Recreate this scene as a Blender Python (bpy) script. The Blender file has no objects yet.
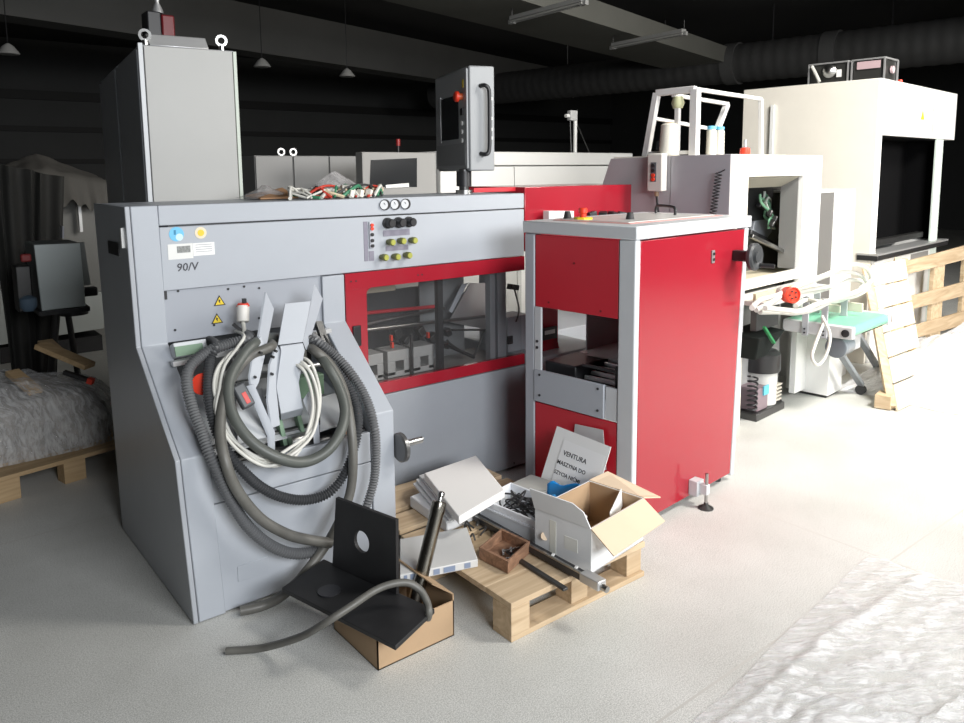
import bpy, math, random
from mathutils import Vector, Matrix, noise
random.seed(7)
R = math.radians
COL = bpy.context.scene.collection

# ------------------------------------------------------------------ camera model (964x723)
FOC, PCX, PCY, PITCH, ROLL, YAW, CH = 770.93, 475.78, 275.6, 0.1332, -0.0104, 0.9048, 1.6
def cam_rows():
    cp, sp = math.cos(PITCH), math.sin(PITCH)
    M = Matrix(((1,0,0),(0,-sp,-cp),(0,cp,-sp)))
    cr, sr = math.cos(ROLL), math.sin(ROLL)
    M = Matrix(((cr,-sr,0),(sr,cr,0),(0,0,1))) @ M
    W = Matrix(((math.sin(YAW),-math.cos(YAW),0),(math.cos(YAW),math.sin(YAW),0),(0,0,1)))
    return M @ W
CM = cam_rows()
CO = Vector((0,0,CH))
def ray(x, y):
    return CM.transposed() @ Vector(((x-PCX)/FOC, (y-PCY)/FOC, 1.0))
def at(x, y, X=None, Y=None, Z=None):
    r = ray(x, y)
    if X is not None: t = (X-CO.x)/r.x
    elif Y is not None: t = (Y-CO.y)/r.y
    else: t = (Z-CO.z)/r.z
    return CO + r*t
def at_hose(x, y, off=0.0):
    """the surface the hoses drape over: upright up to 0.6 m, then leaning back over the recess"""
    p = at(x, y, Y=2.60-off)
    if p.z <= 0.6: return p
    r = ray(x, y)                      # Y = 2.60-off + (z-.6)*.75
    t = (2.60-off - 0.45 + 1.6*0.75) / (r.y - 0.75*r.z)
    return CO + r*t

# ------------------------------------------------------------------ materials
MATS = {}
def mat(name, col, rough=0.5, metal=0.0, spec=0.5, dirt=0.0, dirt_scale=6.0, bump=0.0, bump_scale=60.0, alpha=1.0, emit=None, trans=0.0, dirt_col=None, coat=0.0):
    if name in MATS: return MATS[name]
    m = bpy.data.materials.new(name); m.use_nodes = True
    nt = m.node_tree; b = nt.nodes['Principled BSDF']
    b.inputs['Base Color'].default_value = (*col, 1)
    b.inputs['Roughness'].default_value = rough
    b.inputs['Metallic'].default_value = metal
    b.inputs['Specular IOR Level'].default_value = spec
    b.inputs['Alpha'].default_value = alpha
    b.inputs['Transmission Weight'].default_value = trans
    b.inputs['Coat Weight'].default_value = coat
    if emit:
        b.inputs['Emission Color'].default_value = (*emit[:3], 1); b.inputs['Emission Strength'].default_value = emit[3]
    tc = nt.nodes.new('ShaderNodeTexCoord')
    if dirt > 0:
        n = nt.nodes.new('ShaderNodeTexNoise'); n.inputs['Scale'].default_value = dirt_scale
        n.inputs['Detail'].default_value = 6; n.inputs['Roughness'].default_value = 0.65
        nt.links.new(tc.outputs['Object'], n.inputs['Vector'])
        mx = nt.nodes.new('ShaderNodeMix'); mx.data_type = 'RGBA'
        mr = nt.nodes.new('ShaderNodeMapRange'); mr.inputs[1].default_value = 0.35; mr.inputs[2].default_value = 0.75
        mr.inputs[4].default_value = dirt
        nt.links.new(n.outputs['Fac'], mr.inputs[0]); nt.links.new(mr.outputs[0], mx.inputs['Factor'])
        mx.inputs['A'].default_value = (*col, 1)
        dc = dirt_col or tuple(c*0.55 for c in col)
        mx.inputs['B'].default_value = (*dc, 1)
        nt.links.new(mx.outputs['Result'], b.inputs['Base Color'])
    if bump > 0:
        n2 = nt.nodes.new('ShaderNodeTexNoise'); n2.inputs['Scale'].default_value = bump_scale; n2.inputs['Detail'].default_value = 4
        nt.links.new(tc.outputs['Object'], n2.inputs['Vector'])
        bp = nt.nodes.new('ShaderNodeBump'); bp.inputs['Strength'].default_value = bump; bp.inputs['Distance'].default_value = 0.01
        nt.links.new(n2.outputs['Fac'], bp.inputs['Height']); nt.links.new(bp.outputs['Normal'], b.inputs['Normal'])
    MATS[name] = m
    return m

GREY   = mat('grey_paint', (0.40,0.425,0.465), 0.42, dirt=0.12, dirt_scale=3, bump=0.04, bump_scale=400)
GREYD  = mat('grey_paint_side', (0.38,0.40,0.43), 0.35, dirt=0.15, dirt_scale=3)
GREYL  = mat('light_grey_paint', (0.56,0.58,0.60), 0.4, dirt=0.1)
RED    = mat('red_paint', (0.33,0.013,0.026), 0.20, coat=0.35, dirt=0.12, dirt_scale=2, dirt_col=(0.34,0.04,0.05))
REDD   = mat('dull_red_paint', (0.52,0.016,0.03), 0.4, dirt=0.1)
WHITEP = mat('cream_paint', (0.80,0.76,0.68), 0.45, dirt=0.08)
WHITE  = mat('white_paint', (0.82,0.82,0.80), 0.45, dirt=0.05)
BLACK  = mat('black_plastic', (0.018,0.018,0.02), 0.4)
RUBBER = mat('black_rubber', (0.03,0.03,0.032), 0.65)
BPLATE = mat('black_plate', (0.012,0.012,0.013), 0.55, dirt=0.5, dirt_scale=9, dirt_col=(0.028,0.028,0.03))
HOSE   = mat('grey_hose', (0.13,0.127,0.115), 0.45, dirt=0.6, dirt_scale=14, dirt_col=(0.075,0.07,0.06))
HOSEG  = mat('green_grey_hose', (0.10,0.108,0.098), 0.42, dirt=0.4, dirt_scale=10)
CORR   = mat('corrugated_hose', (0.06,0.062,0.066), 0.42)
CORRL  = mat('light_corrugated_hose', (0.15,0.153,0.158), 0.42)
WCABLE = mat('white_cable', (0.66,0.65,0.60), 0.45, dirt=0.2)
STEEL  = mat('steel', (0.45,0.45,0.44), 0.28, metal=1.0, dirt=0.3, dirt_scale=20)
DSTEEL = mat('dark_steel', (0.10,0.10,0.10), 0.35, metal=0.8, dirt=0.3, dirt_scale=20)
ALU    = mat('aluminium', (0.62,0.62,0.62), 0.38, metal=0.7)
YELLOW = mat('yellow_plastic', (0.75,0.55,0.03), 0.45)
YGREEN = mat('yellow_green_plastic', (0.36,0.37,0.07), 0.4)
ORED   = mat('orange_red_plastic', (0.75,0.05,0.02), 0.4)
BLUE   = mat('blue_plastic', (0.02,0.28,0.65), 0.4)
LBLUE  = mat('light_blue_sticker', (0.15,0.50,0.75), 0.5)
SCREEN = mat('dark_screen', (0.02,0.022,0.025), 0.15)
PAPER  = mat('paper', (0.82,0.82,0.80), 0.7)
INK    = mat('ink', (0.03,0.03,0.035), 0.7)
LILAC  = mat('lilac_label', (0.22,0.21,0.26), 0.6, dirt=0.3, dirt_scale=60)
CARD   = mat('cardboard', (0.44,0.30,0.18), 0.8, dirt=0.2, dirt_scale=5)
CARDL  = mat('pale_cardboard', (0.74,0.58,0.42), 0.8, dirt=0.12)
CARDW  = mat('white_cardboard', (0.72,0.73,0.74), 0.7, dirt=0.1)
BELT   = mat('green_belt', (0.20,0.52,0.36), 0.45, dirt=0.15)
GREEN  = mat('green_plastic', (0.02,0.22,0.07), 0.45)
DGREEN = mat('dull_green', (0.16,0.26,0.17), 0.5)
GLASS  = mat('window_glass', (0.10,0.10,0.10), 0.03, alpha=0.14, spec=0.5)
COAL   = mat('opening_dark', (0.003,0.003,0.0035), 0.9, spec=0.1)  # near black, stands for the unlit depth of the white machine's opening
HALL   = mat('hall_wall', (0.060,0.062,0.062), 0.85, dirt=0.3, dirt_scale=0.8)
HALLC  = mat('hall_ceiling', (0.045,0.045,0.045), 0.9, dirt=0.3, dirt_scale=0.5)
BEAMC  = mat('beam_concrete', (0.11,0.11,0.105), 0.85, dirt=0.4, dirt_scale=0.7)
SLABC  = mat('slab_concrete', (0.17,0.17,0.15), 0.85, dirt=0.4, dirt_scale=0.8)

def wood(name, c1, c2, scale=1.0, axis=0):
    m = bpy.data.materials.new(name); m.use_nodes = True; nt = m.node_tree; b = nt.nodes['Principled BSDF']
    tc = nt.nodes.new('ShaderNodeTexCoord'); mp = nt.nodes.new('ShaderNodeMapping')
    s = [22*scale]*3; s[axis] = 1.5*scale; mp.inputs['Scale'].default_value = s
    n = nt.nodes.new('ShaderNodeTexNoise'); n.inputs['Scale'].default_value = 1.6; n.inputs['Detail'].default_value = 8; n.inputs['Distortion'].default_value = 1.2
    cr = nt.nodes.new('ShaderNodeValToRGB'); cr.color_ramp.elements[0].color = (*c1,1); cr.color_ramp.elements[1].color = (*c2,1)
    cr.color_ramp.elements[0].position = 0.3; cr.color_ramp.elements[1].position = 0.7
    nt.links.new(tc.outputs['Object'], mp.inputs['Vector']); nt.links.new(mp.outputs[0], n.inputs['Vector'])
    nt.links.new(n.outputs['Fac'], cr.inputs[0]); nt.links.new(cr.outputs[0], b.inputs['Base Color'])
    bp = nt.nodes.new('ShaderNodeBump'); bp.inputs['Strength'].default_value = 0.2; bp.inputs['Distance'].default_value = 0.004
    nt.links.new(n.outputs['Fac'], bp.inputs['Height']); nt.links.new(bp.outputs[0], b.inputs['Normal'])
    b.inputs['Roughness'].default_value = 0.75
    return m
WOODY = wood('pallet_wood_y', (0.46,0.33,0.20), (0.68,0.54,0.36), 0.6, 1)
WOODX = wood('pallet_wood_x', (0.42,0.30,0.18), (0.62,0.48,0.32), 0.6, 0)
WOODO = wood('old_wood', (0.16,0.085,0.05), (0.36,0.20,0.12), 1.0, 0)
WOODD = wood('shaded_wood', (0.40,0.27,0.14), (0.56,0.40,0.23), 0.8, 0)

def film(name, alpha, col=(0.9,0.9,0.92), scale=14.0, bump=0.9, rough=0.16, amax=None):
    m = bpy.data.materials.new(name); m.use_nodes = True; nt = m.node_tree; b = nt.nodes['Principled BSDF']
    b.inputs['Base Color'].default_value = (*col,1); b.inputs['Roughness'].default_value = rough
    b.inputs['Specular IOR Level'].default_value = 0.9
    tc = nt.nodes.new('ShaderNodeTexCoord')
    mp = nt.nodes.new('ShaderNodeMapping'); mp.vector_type='TEXTURE'; mp.inputs['Scale'].default_value = (1.0, 0.24, 1.0); mp.inputs['Rotation'].default_value = (0,0,R(-36))
    nt.links.new(tc.outputs['Object'], mp.inputs['Vector'])
    n = nt.nodes.new('ShaderNodeTexNoise'); n.inputs['Scale'].default_value = scale; n.inputs['Detail'].default_value = 7
    n.inputs['Distortion'].default_value = 0.35; n.inputs['Roughness'].default_value = 0.7
    nt.links.new(mp.outputs[0], n.inputs['Vector'])
    bp = nt.nodes.new('ShaderNodeBump'); bp.inputs['Strength'].default_value = bump; bp.inputs['Distance'].default_value = 0.02
    nt.links.new(n.outputs['Fac'], bp.inputs['Height']); nt.links.new(bp.outputs[0], b.inputs['Normal'])
    mr = nt.nodes.new('ShaderNodeMapRange'); mr.inputs[1].default_value = 0.40; mr.inputs[2].default_value = 0.68
    mr.inputs[3].default_value = alpha; mr.inputs[4].default_value = amax or min(1, alpha+0.35)
    nt.links.new(n.outputs['Fac'], mr.inputs[0]); nt.links.new(mr.outputs[0], b.inputs['Alpha'])
    return m
FILM  = film('floor_film', 0.10, amax=0.75, scale=6, col=(0.97,0.97,0.99))
FILMW = film('white_film', 0.70, scale=9)
FILMD = film('pallet_film', 0.16, scale=13, bump=1.0, rough=0.06, amax=0.60, col=(1,1,1))
FILMG = film('dusty_film', 0.25, col=(0.62,0.60,0.60), scale=5, amax=.7)

def floor_mat():
    m = bpy.data.materials.new('floor_terrazzo'); m.use_nodes = True; nt = m.node_tree; b = nt.nodes['Principled BSDF']
    N = nt.nodes.new; Lk = nt.links.new
    tc = N('ShaderNodeTexCoord')
    n1 = N('ShaderNodeTexNoise'); n1.inputs['Scale'].default_value = 240; n1.inputs['Detail'].default_value = 3
    n2 = N('ShaderNodeTexNoise'); n2.inputs['Scale'].default_value = 1.3; n2.inputs['Detail'].default_value = 8; n2.inputs['Roughness'].default_value = .6
    v = N('ShaderNodeTexVoronoi'); v.inputs['Scale'].default_value = 75
    for q in (n1, n2, v): Lk(tc.outputs['Object'], q.inputs['Vector'])
    c1 = N('ShaderNodeValToRGB'); c1.color_ramp.elements[0].position = .36; c1.color_ramp.elements[1].position = .62
    c1.color_ramp.elements[0].color = (0.46,0.46,0.44,1); c1.color_ramp.elements[1].color = (0.74,0.74,0.71,1)
    Lk(n1.outputs['Fac'], c1.inputs[0])
    c2 = N('ShaderNodeValToRGB'); c2.color_ramp.elements[0].color = (0.80,0.80,0.79,1); c2.color_ramp.elements[1].color = (1,1,1,1)
    c2.color_ramp.elements[0].position = .3; c2.color_ramp.elements[1].position = .65
    Lk(n2.outputs['Fac'], c2.inputs[0])
    mx = N('ShaderNodeMix'); mx.data_type = 'RGBA'; mx.blend_type = 'MULTIPLY'; mx.inputs['Factor'].default_value = 1
    Lk(c1.outputs[0], mx.inputs['A']); Lk(c2.outputs[0], mx.inputs['B'])
    c3 = N('ShaderNodeValToRGB'); c3.color_ramp.elements[0].position = .0; c3.color_ramp.elements[1].position = .35
    c3.color_ramp.elements[0].color = (0.72,0.72,0.70,1); c3.color_ramp.elements[1].color = (1,1,1,1)
    Lk(v.outputs['Distance'], c3.inputs[0])
    mx2 = N('ShaderNodeMix'); mx2.data_type = 'RGBA'; mx2.blend_type = 'MULTIPLY'; mx2.inputs['Factor'].default_value = .6
    Lk(mx.outputs['Result'], mx2.inputs['A']); Lk(c3.outputs[0], mx2.inputs['B'])
    # joints of the floor slabs: a pale filled line every few metres
    sx = N('ShaderNodeSeparateXYZ'); Lk(tc.outputs['Object'], sx.inputs[0])
    def line(sock, off, period):
        a = N('ShaderNodeMath'); a.operation = 'SUBTRACT'; Lk(sock, a.inputs[0]); a.inputs[1].default_value = off
        p = N('ShaderNodeMath'); p.operation = 'PINGPONG'; Lk(a.outputs[0], p.inputs[0]); p.inputs[1].default_value = period/2
        l = N('ShaderNodeMath'); l.operation = 'LESS_THAN'; Lk(p.outputs[0], l.inputs[0]); l.inputs[1].default_value = 0.0045
        return l
    l1 = line(sx.outputs['Y'], 1.30, 2.52); l2 = line(sx.outputs['X'], 3.17, 5.04)
    mxx = N('ShaderNodeMath'); mxx.operation = 'MAXIMUM'; Lk(l1.outputs[0], mxx.inputs[0]); Lk(l2.outputs[0], mxx.inputs[1])
    mx3 = N('ShaderNodeMix'); mx3.data_type = 'RGBA'; Lk(mxx.outputs[0], mx3.inputs['Factor'])
    Lk(mx2.outputs['Result'], mx3.inputs['A']); mx3.inputs['B'].default_value = (0.51,0.50,0.47,1)
    Lk(mx3.outputs['Result'], b.inputs['Base Color'])
    b.inputs['Roughness'].default_value = .5; b.inputs['Specular IOR Level'].default_value = .35
    bp = N('ShaderNodeBump'); bp.inputs['Strength'].default_value = .05; bp.inputs['Distance'].default_value = .002
    Lk(n1.outputs['Fac'], bp.inputs['Height']); Lk(bp.outputs[0], b.inputs['Normal'])
    return m
FLOOR = floor_mat()

# ------------------------------------------------------------------ mesh builder
class MB:
    def __init__(s, world=False): s.v = []; s.f = []; s.world = world
    def add(s, vs, fs):
        o = len(s.v); s.v += [Vector(p) for p in vs]; s.f += [[i+o for i in f] for f in fs]; return s
    def box(s, x0,y0,z0,x1,y1,z1):
        if x0>x1: x0,x1=x1,x0
        if y0>y1: y0,y1=y1,y0
        if z0>z1: z0,z1=z1,z0
        return s.hexa([(x0,y0,z0),(x1,y0,z0),(x1,y1,z0),(x0,y1,z0)], [(x0,y0,z1),(x1,y0,z1),(x1,y1,z1),(x0,y1,z1)])
    def hexa(s, b, t):
        return s.add(list(b)+list(t), [(3,2,1,0),(4,5,6,7),(0,1,5,4),(1,2,6,5),(2,3,7,6),(3,0,4,7)])
    def obox(s, c, size, rot=(0,0,0)):
        from mathutils import Euler
        m = Euler(rot).to_matrix(); hx,hy,hz = [q/2 for q in size]; c = Vector(c)
        b = [c+m@Vector(p) for p in ((-hx,-hy,-hz),(hx,-hy,-hz),(hx,hy,-hz),(-hx,hy,-hz))]
        t = [c+m@Vector(p) for p in ((-hx,-hy,hz),(hx,-hy,hz),(hx,hy,hz),(-hx,hy,hz))]
        return s.hexa(b, t)
    def bar(s, p, q, w, h=None, up=(0,0,1)):
        h = h or w; p=Vector(p); q=Vector(q); d=(q-p).normalized(); u=Vector(up)
        if abs(d.dot(u))>.95: u=Vector((1,0,0))
        a=d.cross(u).normalized(); b=a.cross(d).normalized()
        r=[p+a*w/2*i+b*h/2*j for i,j in ((-1,-1),(1,-1),(1,1),(-1,1))]; t=[x+(q-p) for x in r]
        return s.hexa(r,t)
    def poly(s, pts, vec):
        """flat outline pushed along vec: real thickness"""
        n=len(pts); vec=Vector(vec); a=[Vector(p) for p in pts]; b=[p+vec for p in a]
        return s.add(a+b, [list(range(n))[::-1], list(range(n,2*n))]+[(i,(i+1)%n,(i+1)%n+n,i+n) for i in range(n)])
    def sheet(s, pts, th):
        a=[Vector(p) for p in pts]; nrm=(a[1]-a[0]).cross(a[2]-a[0]).normalized()
        return s.poly(a, nrm*th)
    def cyl(s, p, q, r, r2=None, seg=20, cap=True):
        r2 = r if r2 is None else r2; p=Vector(p); q=Vector(q); d=(q-p).normalized()
        u=Vector((0,0,1)) if abs(d.z)<.9 else Vector((1,0,0)); a=d.cross(u).normalized(); b=a.cross(d)
        va=[p+(a*math.cos(t)+b*math.sin(t))*r for t in [2*math.pi*i/seg for i in range(seg)]]
        vb=[q+(a*math.cos(t)+b*math.sin(t))*r2 for t in [2*math.pi*i/seg for i in range(seg)]]
        f=[(i,(i+1)%seg,(i+1)%seg+seg,i+seg) for i in range(seg)]
        if cap: f += [list(range(seg))[::-1], list(range(seg,2*seg))]
        return s.add(va+vb, f)
    def ring(s, c, axis, ro, ri, h, seg=24):
        c=Vector(c); d=Vector(axis).normalized(); u=Vector((0,0,1)) if abs(d.z)<.9 else Vector((1,0,0)); a=d.cross(u).normalized(); b=a.cross(d)
        vs=[]; 
        for rr,hh in ((ro,-h/2),(ro,h/2),(ri,h/2),(ri,-h/2)):
            vs += [c+d*hh+(a*math.cos(2*math.pi*i/seg)+b*math.sin(2*math.pi*i/seg))*rr for i in range(seg)]
        f=[]
        for k in range(4):
            k2=(k+1)%4
            f += [(k*seg+i, k*seg+(i+1)%seg, k2*seg+(i+1)%seg, k2*seg+i) for i in range(seg)]
        return s.add(vs,f)
    def lathe(s, c, axis, prof, seg=24):
        c=Vector(c); d=Vector(axis).normalized(); u=Vector((0,0,1)) if abs(d.z)<.9 else Vector((1,0,0)); a=d.cross(u).normalized(); b=a.cross(d)
        vs=[]
        for r,h in prof: vs += [c+d*h+(a*math.cos(2*math.pi*i/seg)+b*math.sin(2*math.pi*i/seg))*r for i in range(seg)]
        f=[]
        for k in range(len(prof)-1): f += [(k*seg+i,k*seg+(i+1)%seg,(k+1)*seg+(i+1)%seg,(k+1)*seg+i) for i in range(seg)]
        f += [list(range(seg))[::-1], list(range((len(prof)-1)*seg,len(prof)*seg))]
        return s.add(vs,f)
    def tube(s, pts, r, seg=10, res=8, corr=0.0, pitch=0.008, closed=False):
        P = smooth(pts, res)
        if corr: P = resample(P, pitch/4)
        n=len(P); d=(P[1]-P[0]).normalized(); u=Vector((0,0,1)) if abs(d.z)<.9 else Vector((1,0,0)); a=d.cross(u).normalized()
        vs=[]
        for i,p in enumerate(P):
            d=((P[min(i+1,n-1)]-P[max(i-1,0)])).normalized(); a=(a-d*a.dot(d)).normalized(); b=a.cross(d)
            rr = r*(1+corr*(-1,0,1,0)[i%4]) if corr else r
            vs += [p+(a*math.cos(2*math.pi*k/seg)+b*math.sin(2*math.pi*k/seg))*rr for k in range(seg)]
        f=[(i*seg+k,i*seg+(k+1)%seg,(i+1)*seg+(k+1)%seg,(i+1)*seg+k) for i in range(n-1) for k in range(seg)]
        f += [list(range(seg))[::-1], list(range((n-1)*seg,n*seg))]
        return s.add(vs,f)
    def grid(s, fn, nu, nv):
        vs=[fn(i/nu,j/nv) for j in range(nv+1) for i in range(nu+1)]
        w=nu+1
        return s.add(vs,[(j*w+i,j*w+i+1,(j+1)*w+i+1,(j+1)*w+i) for j in range(nv) for i in range(nu)])
def smooth(pts, res):
    P=[Vector(p) for p in pts]
    if len(P)<3 or res<2: return P
    out=[]
    for i in range(len(P)-1):
        p0=P[max(i-1,0)];p1=P[i];p2=P[i+1];p3=P[min(i+2,len(P)-1)]
        for k in range(res):
            t=k/res; out.append(0.5*((2*p1)+(p2-p0)*t+(2*p0-5*p1+4*p2-p3)*t*t+(3*p1-p0-3*p2+p3)*t**3))
    out.append(P[-1]); return out
def resample(P, st):
    out=[P[0].copy()]; acc=0.0
    for i in range(len(P)-1):
        a,b=P[i],P[i+1]; L=(b-a).length
        if L<1e-9: continue
        d=st-acc
        while d<=L: out.append(a.lerp(b,d/L)); d+=st
        acc=L-(d-st)
    return out

def link(name, mb, m, parent=None, inv=None, bevel=0.0, smooth_a=35, solid=0.0):
    me = bpy.data.meshes.new(name)
    vs = [tuple(inv @ v) if inv is not None else tuple(v) for v in mb.v]
    me.from_pydata(vs, [], mb.f); me.update()
    import bmesh
    bm = bmesh.new(); bm.from_mesh(me); bmesh.ops.recalc_face_normals(bm, faces=bm.faces); bm.to_mesh(me); bm.free()
    for p in me.polygons: p.use_smooth = True
    me.set_sharp_from_angle(angle=R(smooth_a))
    me.materials.append(m)
    o = bpy.data.objects.new(name, me); COL.objects.link(o)
    if parent: o.parent = parent
    if bevel:
        b = o.modifiers.new('bevel','BEVEL'); b.width = bevel; b.segments = 2; b.limit_method = 'ANGLE'; b.angle_limit = R(40)
    if solid:
        q = o.modifiers.new('solid','SOLIDIFY'); q.thickness = solid
    return o
class Thing:
    def __init__(s, name, label, cat, loc=(0,0,0), rz=0.0, group=None):
        o = bpy.data.objects.new(name, None); COL.objects.link(o); o.empty_display_size = .1
        o.location = loc; o.rotation_euler = (0,0,rz); o['label']=label; o['category']=cat
        if group: o['group']=group
        s.o=o; s.m=Matrix.Translation(Vector(loc)) @ Matrix.Rotation(rz,4,'Z'); s.inv=s.m.inverted()
    def part(s, name, mb, m, parent=None, bevel=0.0, label=None, smooth_a=35, solid=0.0):
        ob = link(name, mb, m, parent or s.o, s.inv if mb.world else None, bevel, smooth_a, solid)
        if label: ob['label']=label
        return ob
    def L(s, p): return s.inv @ Vector(p)
def single(name, mb, m, label, cat, group=None, bevel=0.0, smooth_a=35, solid=0.0, loc=None, kind=None):
    """a thing that is one mesh; its origin goes to its base"""
    vs=mb.v; c = Vector(loc) if loc is not None else Vector((sum(v.x for v in vs)/len(vs), sum(v.y for v in vs)/len(vs), min(v.z for v in vs)))
    o = link(name, mb, m, None, Matrix.Translation(-c), bevel, smooth_a, solid); o.location = c
    o['label']=label; o['category']=cat
    if group: o['group']=group
    if kind: o['kind']=kind
    return o
def struct(name, mb, m):
    o = link(name, mb, m); o['kind']='structure'; return o
def text_mesh(txt, size, M, depth=0.0006, bold=0.0, shear=0.0):
    """lettering as mesh data placed by matrix M (x along the line, y up the letter, z out of the surface)"""
    c = bpy.data.curves.new('lettering','FONT'); c.body = txt; c.size = size; c.extrude = depth; c.offset = bold; c.shear = shear
    c.align_x='LEFT'; c.resolution_u = 2
    o = bpy.data.objects.new('lettering', c); COL.objects.link(o)
    dg = bpy.context.evaluated_depsgraph_get(); me = bpy.data.meshes.new_from_object(o.evaluated_get(dg))
    mb = MB(world=True); mb.add([M @ v.co for v in me.vertices], [list(p.vertices) for p in me.polygons])
    bpy.data.objects.remove(o); bpy.data.curves.remove(c); bpy.data.meshes.remove(me)
    return mb
def frameM(o, x, y):
    x=Vector(x).normalized(); y=Vector(y); z=x.cross(y).normalized(); y=z.cross(x)
    return Matrix(((x.x,y.x,z.x,o[0]),(x.y,y.y,z.y,o[1]),(x.z,y.z,z.z,o[2]),(0,0,0,1)))

# ================================================================== THE HALL
struct('floor', MB().box(-7,-6,-0.12, 22,20,0), FLOOR)
struct('ceiling', MB().box(-7,-6,4.6, 22,20,4.75), HALLC)
struct('wall_left', MB().box(-7.2,-6,0, -7,20,4.6), HALL)
struct('wall_front', MB().box(-7,-6.2,0, 22,-6,4.6), HALL)
wb = MB().box(-7,19.8,0, 22,20,4.6)
struct('wall_back', wb, HALL)
for i,(z,h) in enumerate(((1.9,.10),(2.6,.12),(3.3,.2))):
    struct('trim_%d'%(i+1), MB().box(-7,19.7,z, 22,19.8,z+h), mat('dark_rail',(0.012,0.012,0.012),.7))
struct('wall_right', MB().box(22,-6,0, 22.2,20,4.6), HALL)
# concrete beams run along the hall at a slight angle to the machines
def along(p, L, w, z0, z1, ang):
    d=Vector((math.cos(ang),math.sin(ang),0)); n=Vector((-d.y,d.x,0)); p=Vector(p)
    b=[p, p+d*L, p+d*L+n*w, p+n*w]
    return MB().hexa([(q.x,q.y,z0) for q in b],[(q.x,q.y,z1) for q in b])
bp0=Vector((1.51,11.38,0)); ba=math.atan2(1.56,3.66)*0.72
struct('trim_4', along((bp0.x-7*math.cos(ba),bp0.y-7*math.sin(ba),0), 22, .5, 3.6, 4.35, ba), BEAMC)
sa=math.atan2(.95,3.62)
struct('trim_5', along((6.483-3.5*math.cos(sa),8.105-3.5*math.sin(sa)-1.0,0), 10.5, 1.25, 3.6, 3.9, sa), SLABC)
struct('trim_6', along((12.5,3.5,0), 9, .6, 3.9, 4.6, sa), BEAMC)

def fixture(a, b, lab):
    t = Thing('ceiling_light', lab, 'ceiling light', ((a.x+b.x)/2,(a.y+b.y)/2,a.z), 0, 'switched off tube lights under the pale ceiling strip')
    d=(b-a).normalized(); n=Vector((-d.y,d.x,0))
    t.part('housing', MB(True).bar(a+Vector((0,0,.03)), b+Vector((0,0,.03)), .09,.05), mat('dusty_white',(0.34,0.34,0.33),.5), bevel=.004)
    for s in (-1,1):
        t.part('fluorescent_tube', MB(True).cyl(a+n*.03*s-Vector((0,0,.012)), b+n*.03*s-Vector((0,0,.012)), .014, seg=10), mat('tube_glass',(0.42,0.42,0.40),.3))
    for e in (a,b):
        t.part('lamp_holder', MB(True).obox(e-Vector((0,0,.01)), (.05,.09,.05)), mat('dusty_white',(0.34,0.34,0.33),.5))
        t.part('hanger', MB(True).cyl(e+Vector((0,0,.05)), e+Vector((0,0,4.6-e.z if e.x>12.5 else 3.62-e.z)), .006, seg=6), BLACK)
fixture(at(512,21,Z=3.45), at(584,2,Z=3.45), 'unlit twin tube light hanging under the ceiling strip, the left one at the top edge')
fixture(at(613,47,Z=3.45), at(684,33,Z=3.45), 'unlit twin tube light hanging above the thread cone frame, the right one')
# ventilation duct across the far end of the hall
dA=at(600,78,Z=3.6); dB=at(990,37,Z=3.6)
duct = Thing('ventilation_duct','dark ribbed round air duct running under the ceiling across the far end of the hall','duct', ((dA.x+dB.x)/2,(dA.y+dB.y)/2,3.3))
dd=(dA-dB).normalized()
duct.part('duct_pipe', MB(True).tube([dB-dd*2, dB, dA, dA+dd*5], .36, seg=24, res=1, corr=.018, pitch=.22), mat('duct_metal',(0.055,0.055,0.055),.6))
for k in (2.2, 4.0):
    duct.part('duct_collar', MB(True).cyl(dB+dd*k, dB+dd*(k+.25), .39, seg=28), mat('duct_collar',(0.085,0.085,0.085),.6))
for k in (-1.0,1.4,3.4,5.6,8.0):
    duct.part('duct_hanger', MB(True).cyl(dB+dd*k+Vector((0,0,.35)), Vector(((dB+dd*k).x,(dB+dd*k).y,4.6)), .015, seg=6), BLACK)
# pendant lamps hanging in the dark left bay
for (px,py,lab) in ((8,48,'dark hanging lamp in the shadows at the left edge'),(262,62,'small pale hanging hook lamp left of the beam middle'),(347,72,'small pale hanging lamp under the long beam, beside the operator panel')):
    c=at(px,py,Y=10.5)
    t=Thing('pendant_lamp',lab,'lamp',(c.x,c.y,c.z-.1),0,'lamps hanging in the dark bay')
    t.part('lamp_shade', MB(True).lathe(c,(0,0,-1),[(.02,-.05),(.06,-.02),(.12,.06),(.11,.07)]), mat('dusty_white',(0.34,0.34,0.33),.5))
    t.part('cord', MB(True).cyl(c+Vector((0,0,.05)), (c.x,c.y,4.6), .006, seg=6), BLACK)

# ================================================================== MAIN GREY AND RED MACHINE
YB, YF, ZT = 3.04, 2.654, 1.488
def xl(z): return .745+.011*(ZT-z)/(ZT-.62) if z>.62 else .756+.029*(1-z/.62)          # left flank leans out a little
M1 = Thing('book_sewing_machine','long grey book sewing machine with a red framed window and a row of knobs','machine',(.785,2.654,0))
side = MB(True)
prof=[(YF,.004),(YF,.62),(YB,.955),(YB,ZT),(3.53,ZT),(3.63,.004)]
def flank(x0f, w, prof):
    a=[(x0f(z),y,z) for y,z in prof]; b=[(x0f(z)+w,y,z) for y,z in prof]; n=len(prof)
    return MB(True).add(a+b,[list(range(n))[::-1],list(range(n,2*n))]+[(i,(i+1)%n,(i+1)%n+n,i+n) for i in range(n)])
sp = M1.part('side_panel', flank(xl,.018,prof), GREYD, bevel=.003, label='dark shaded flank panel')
for zz in (1.30,):
    M1.part('vent_slot', MB(True).obox((xl(zz)-.002,3.24,zz+.02),(.006,.16,.05)), BLACK, parent=sp)
M1.part('latch', MB(True).obox((xl(1.36)-.004,3.085,1.37),(.012,.016,.075)), WHITE, parent=sp)
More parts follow.
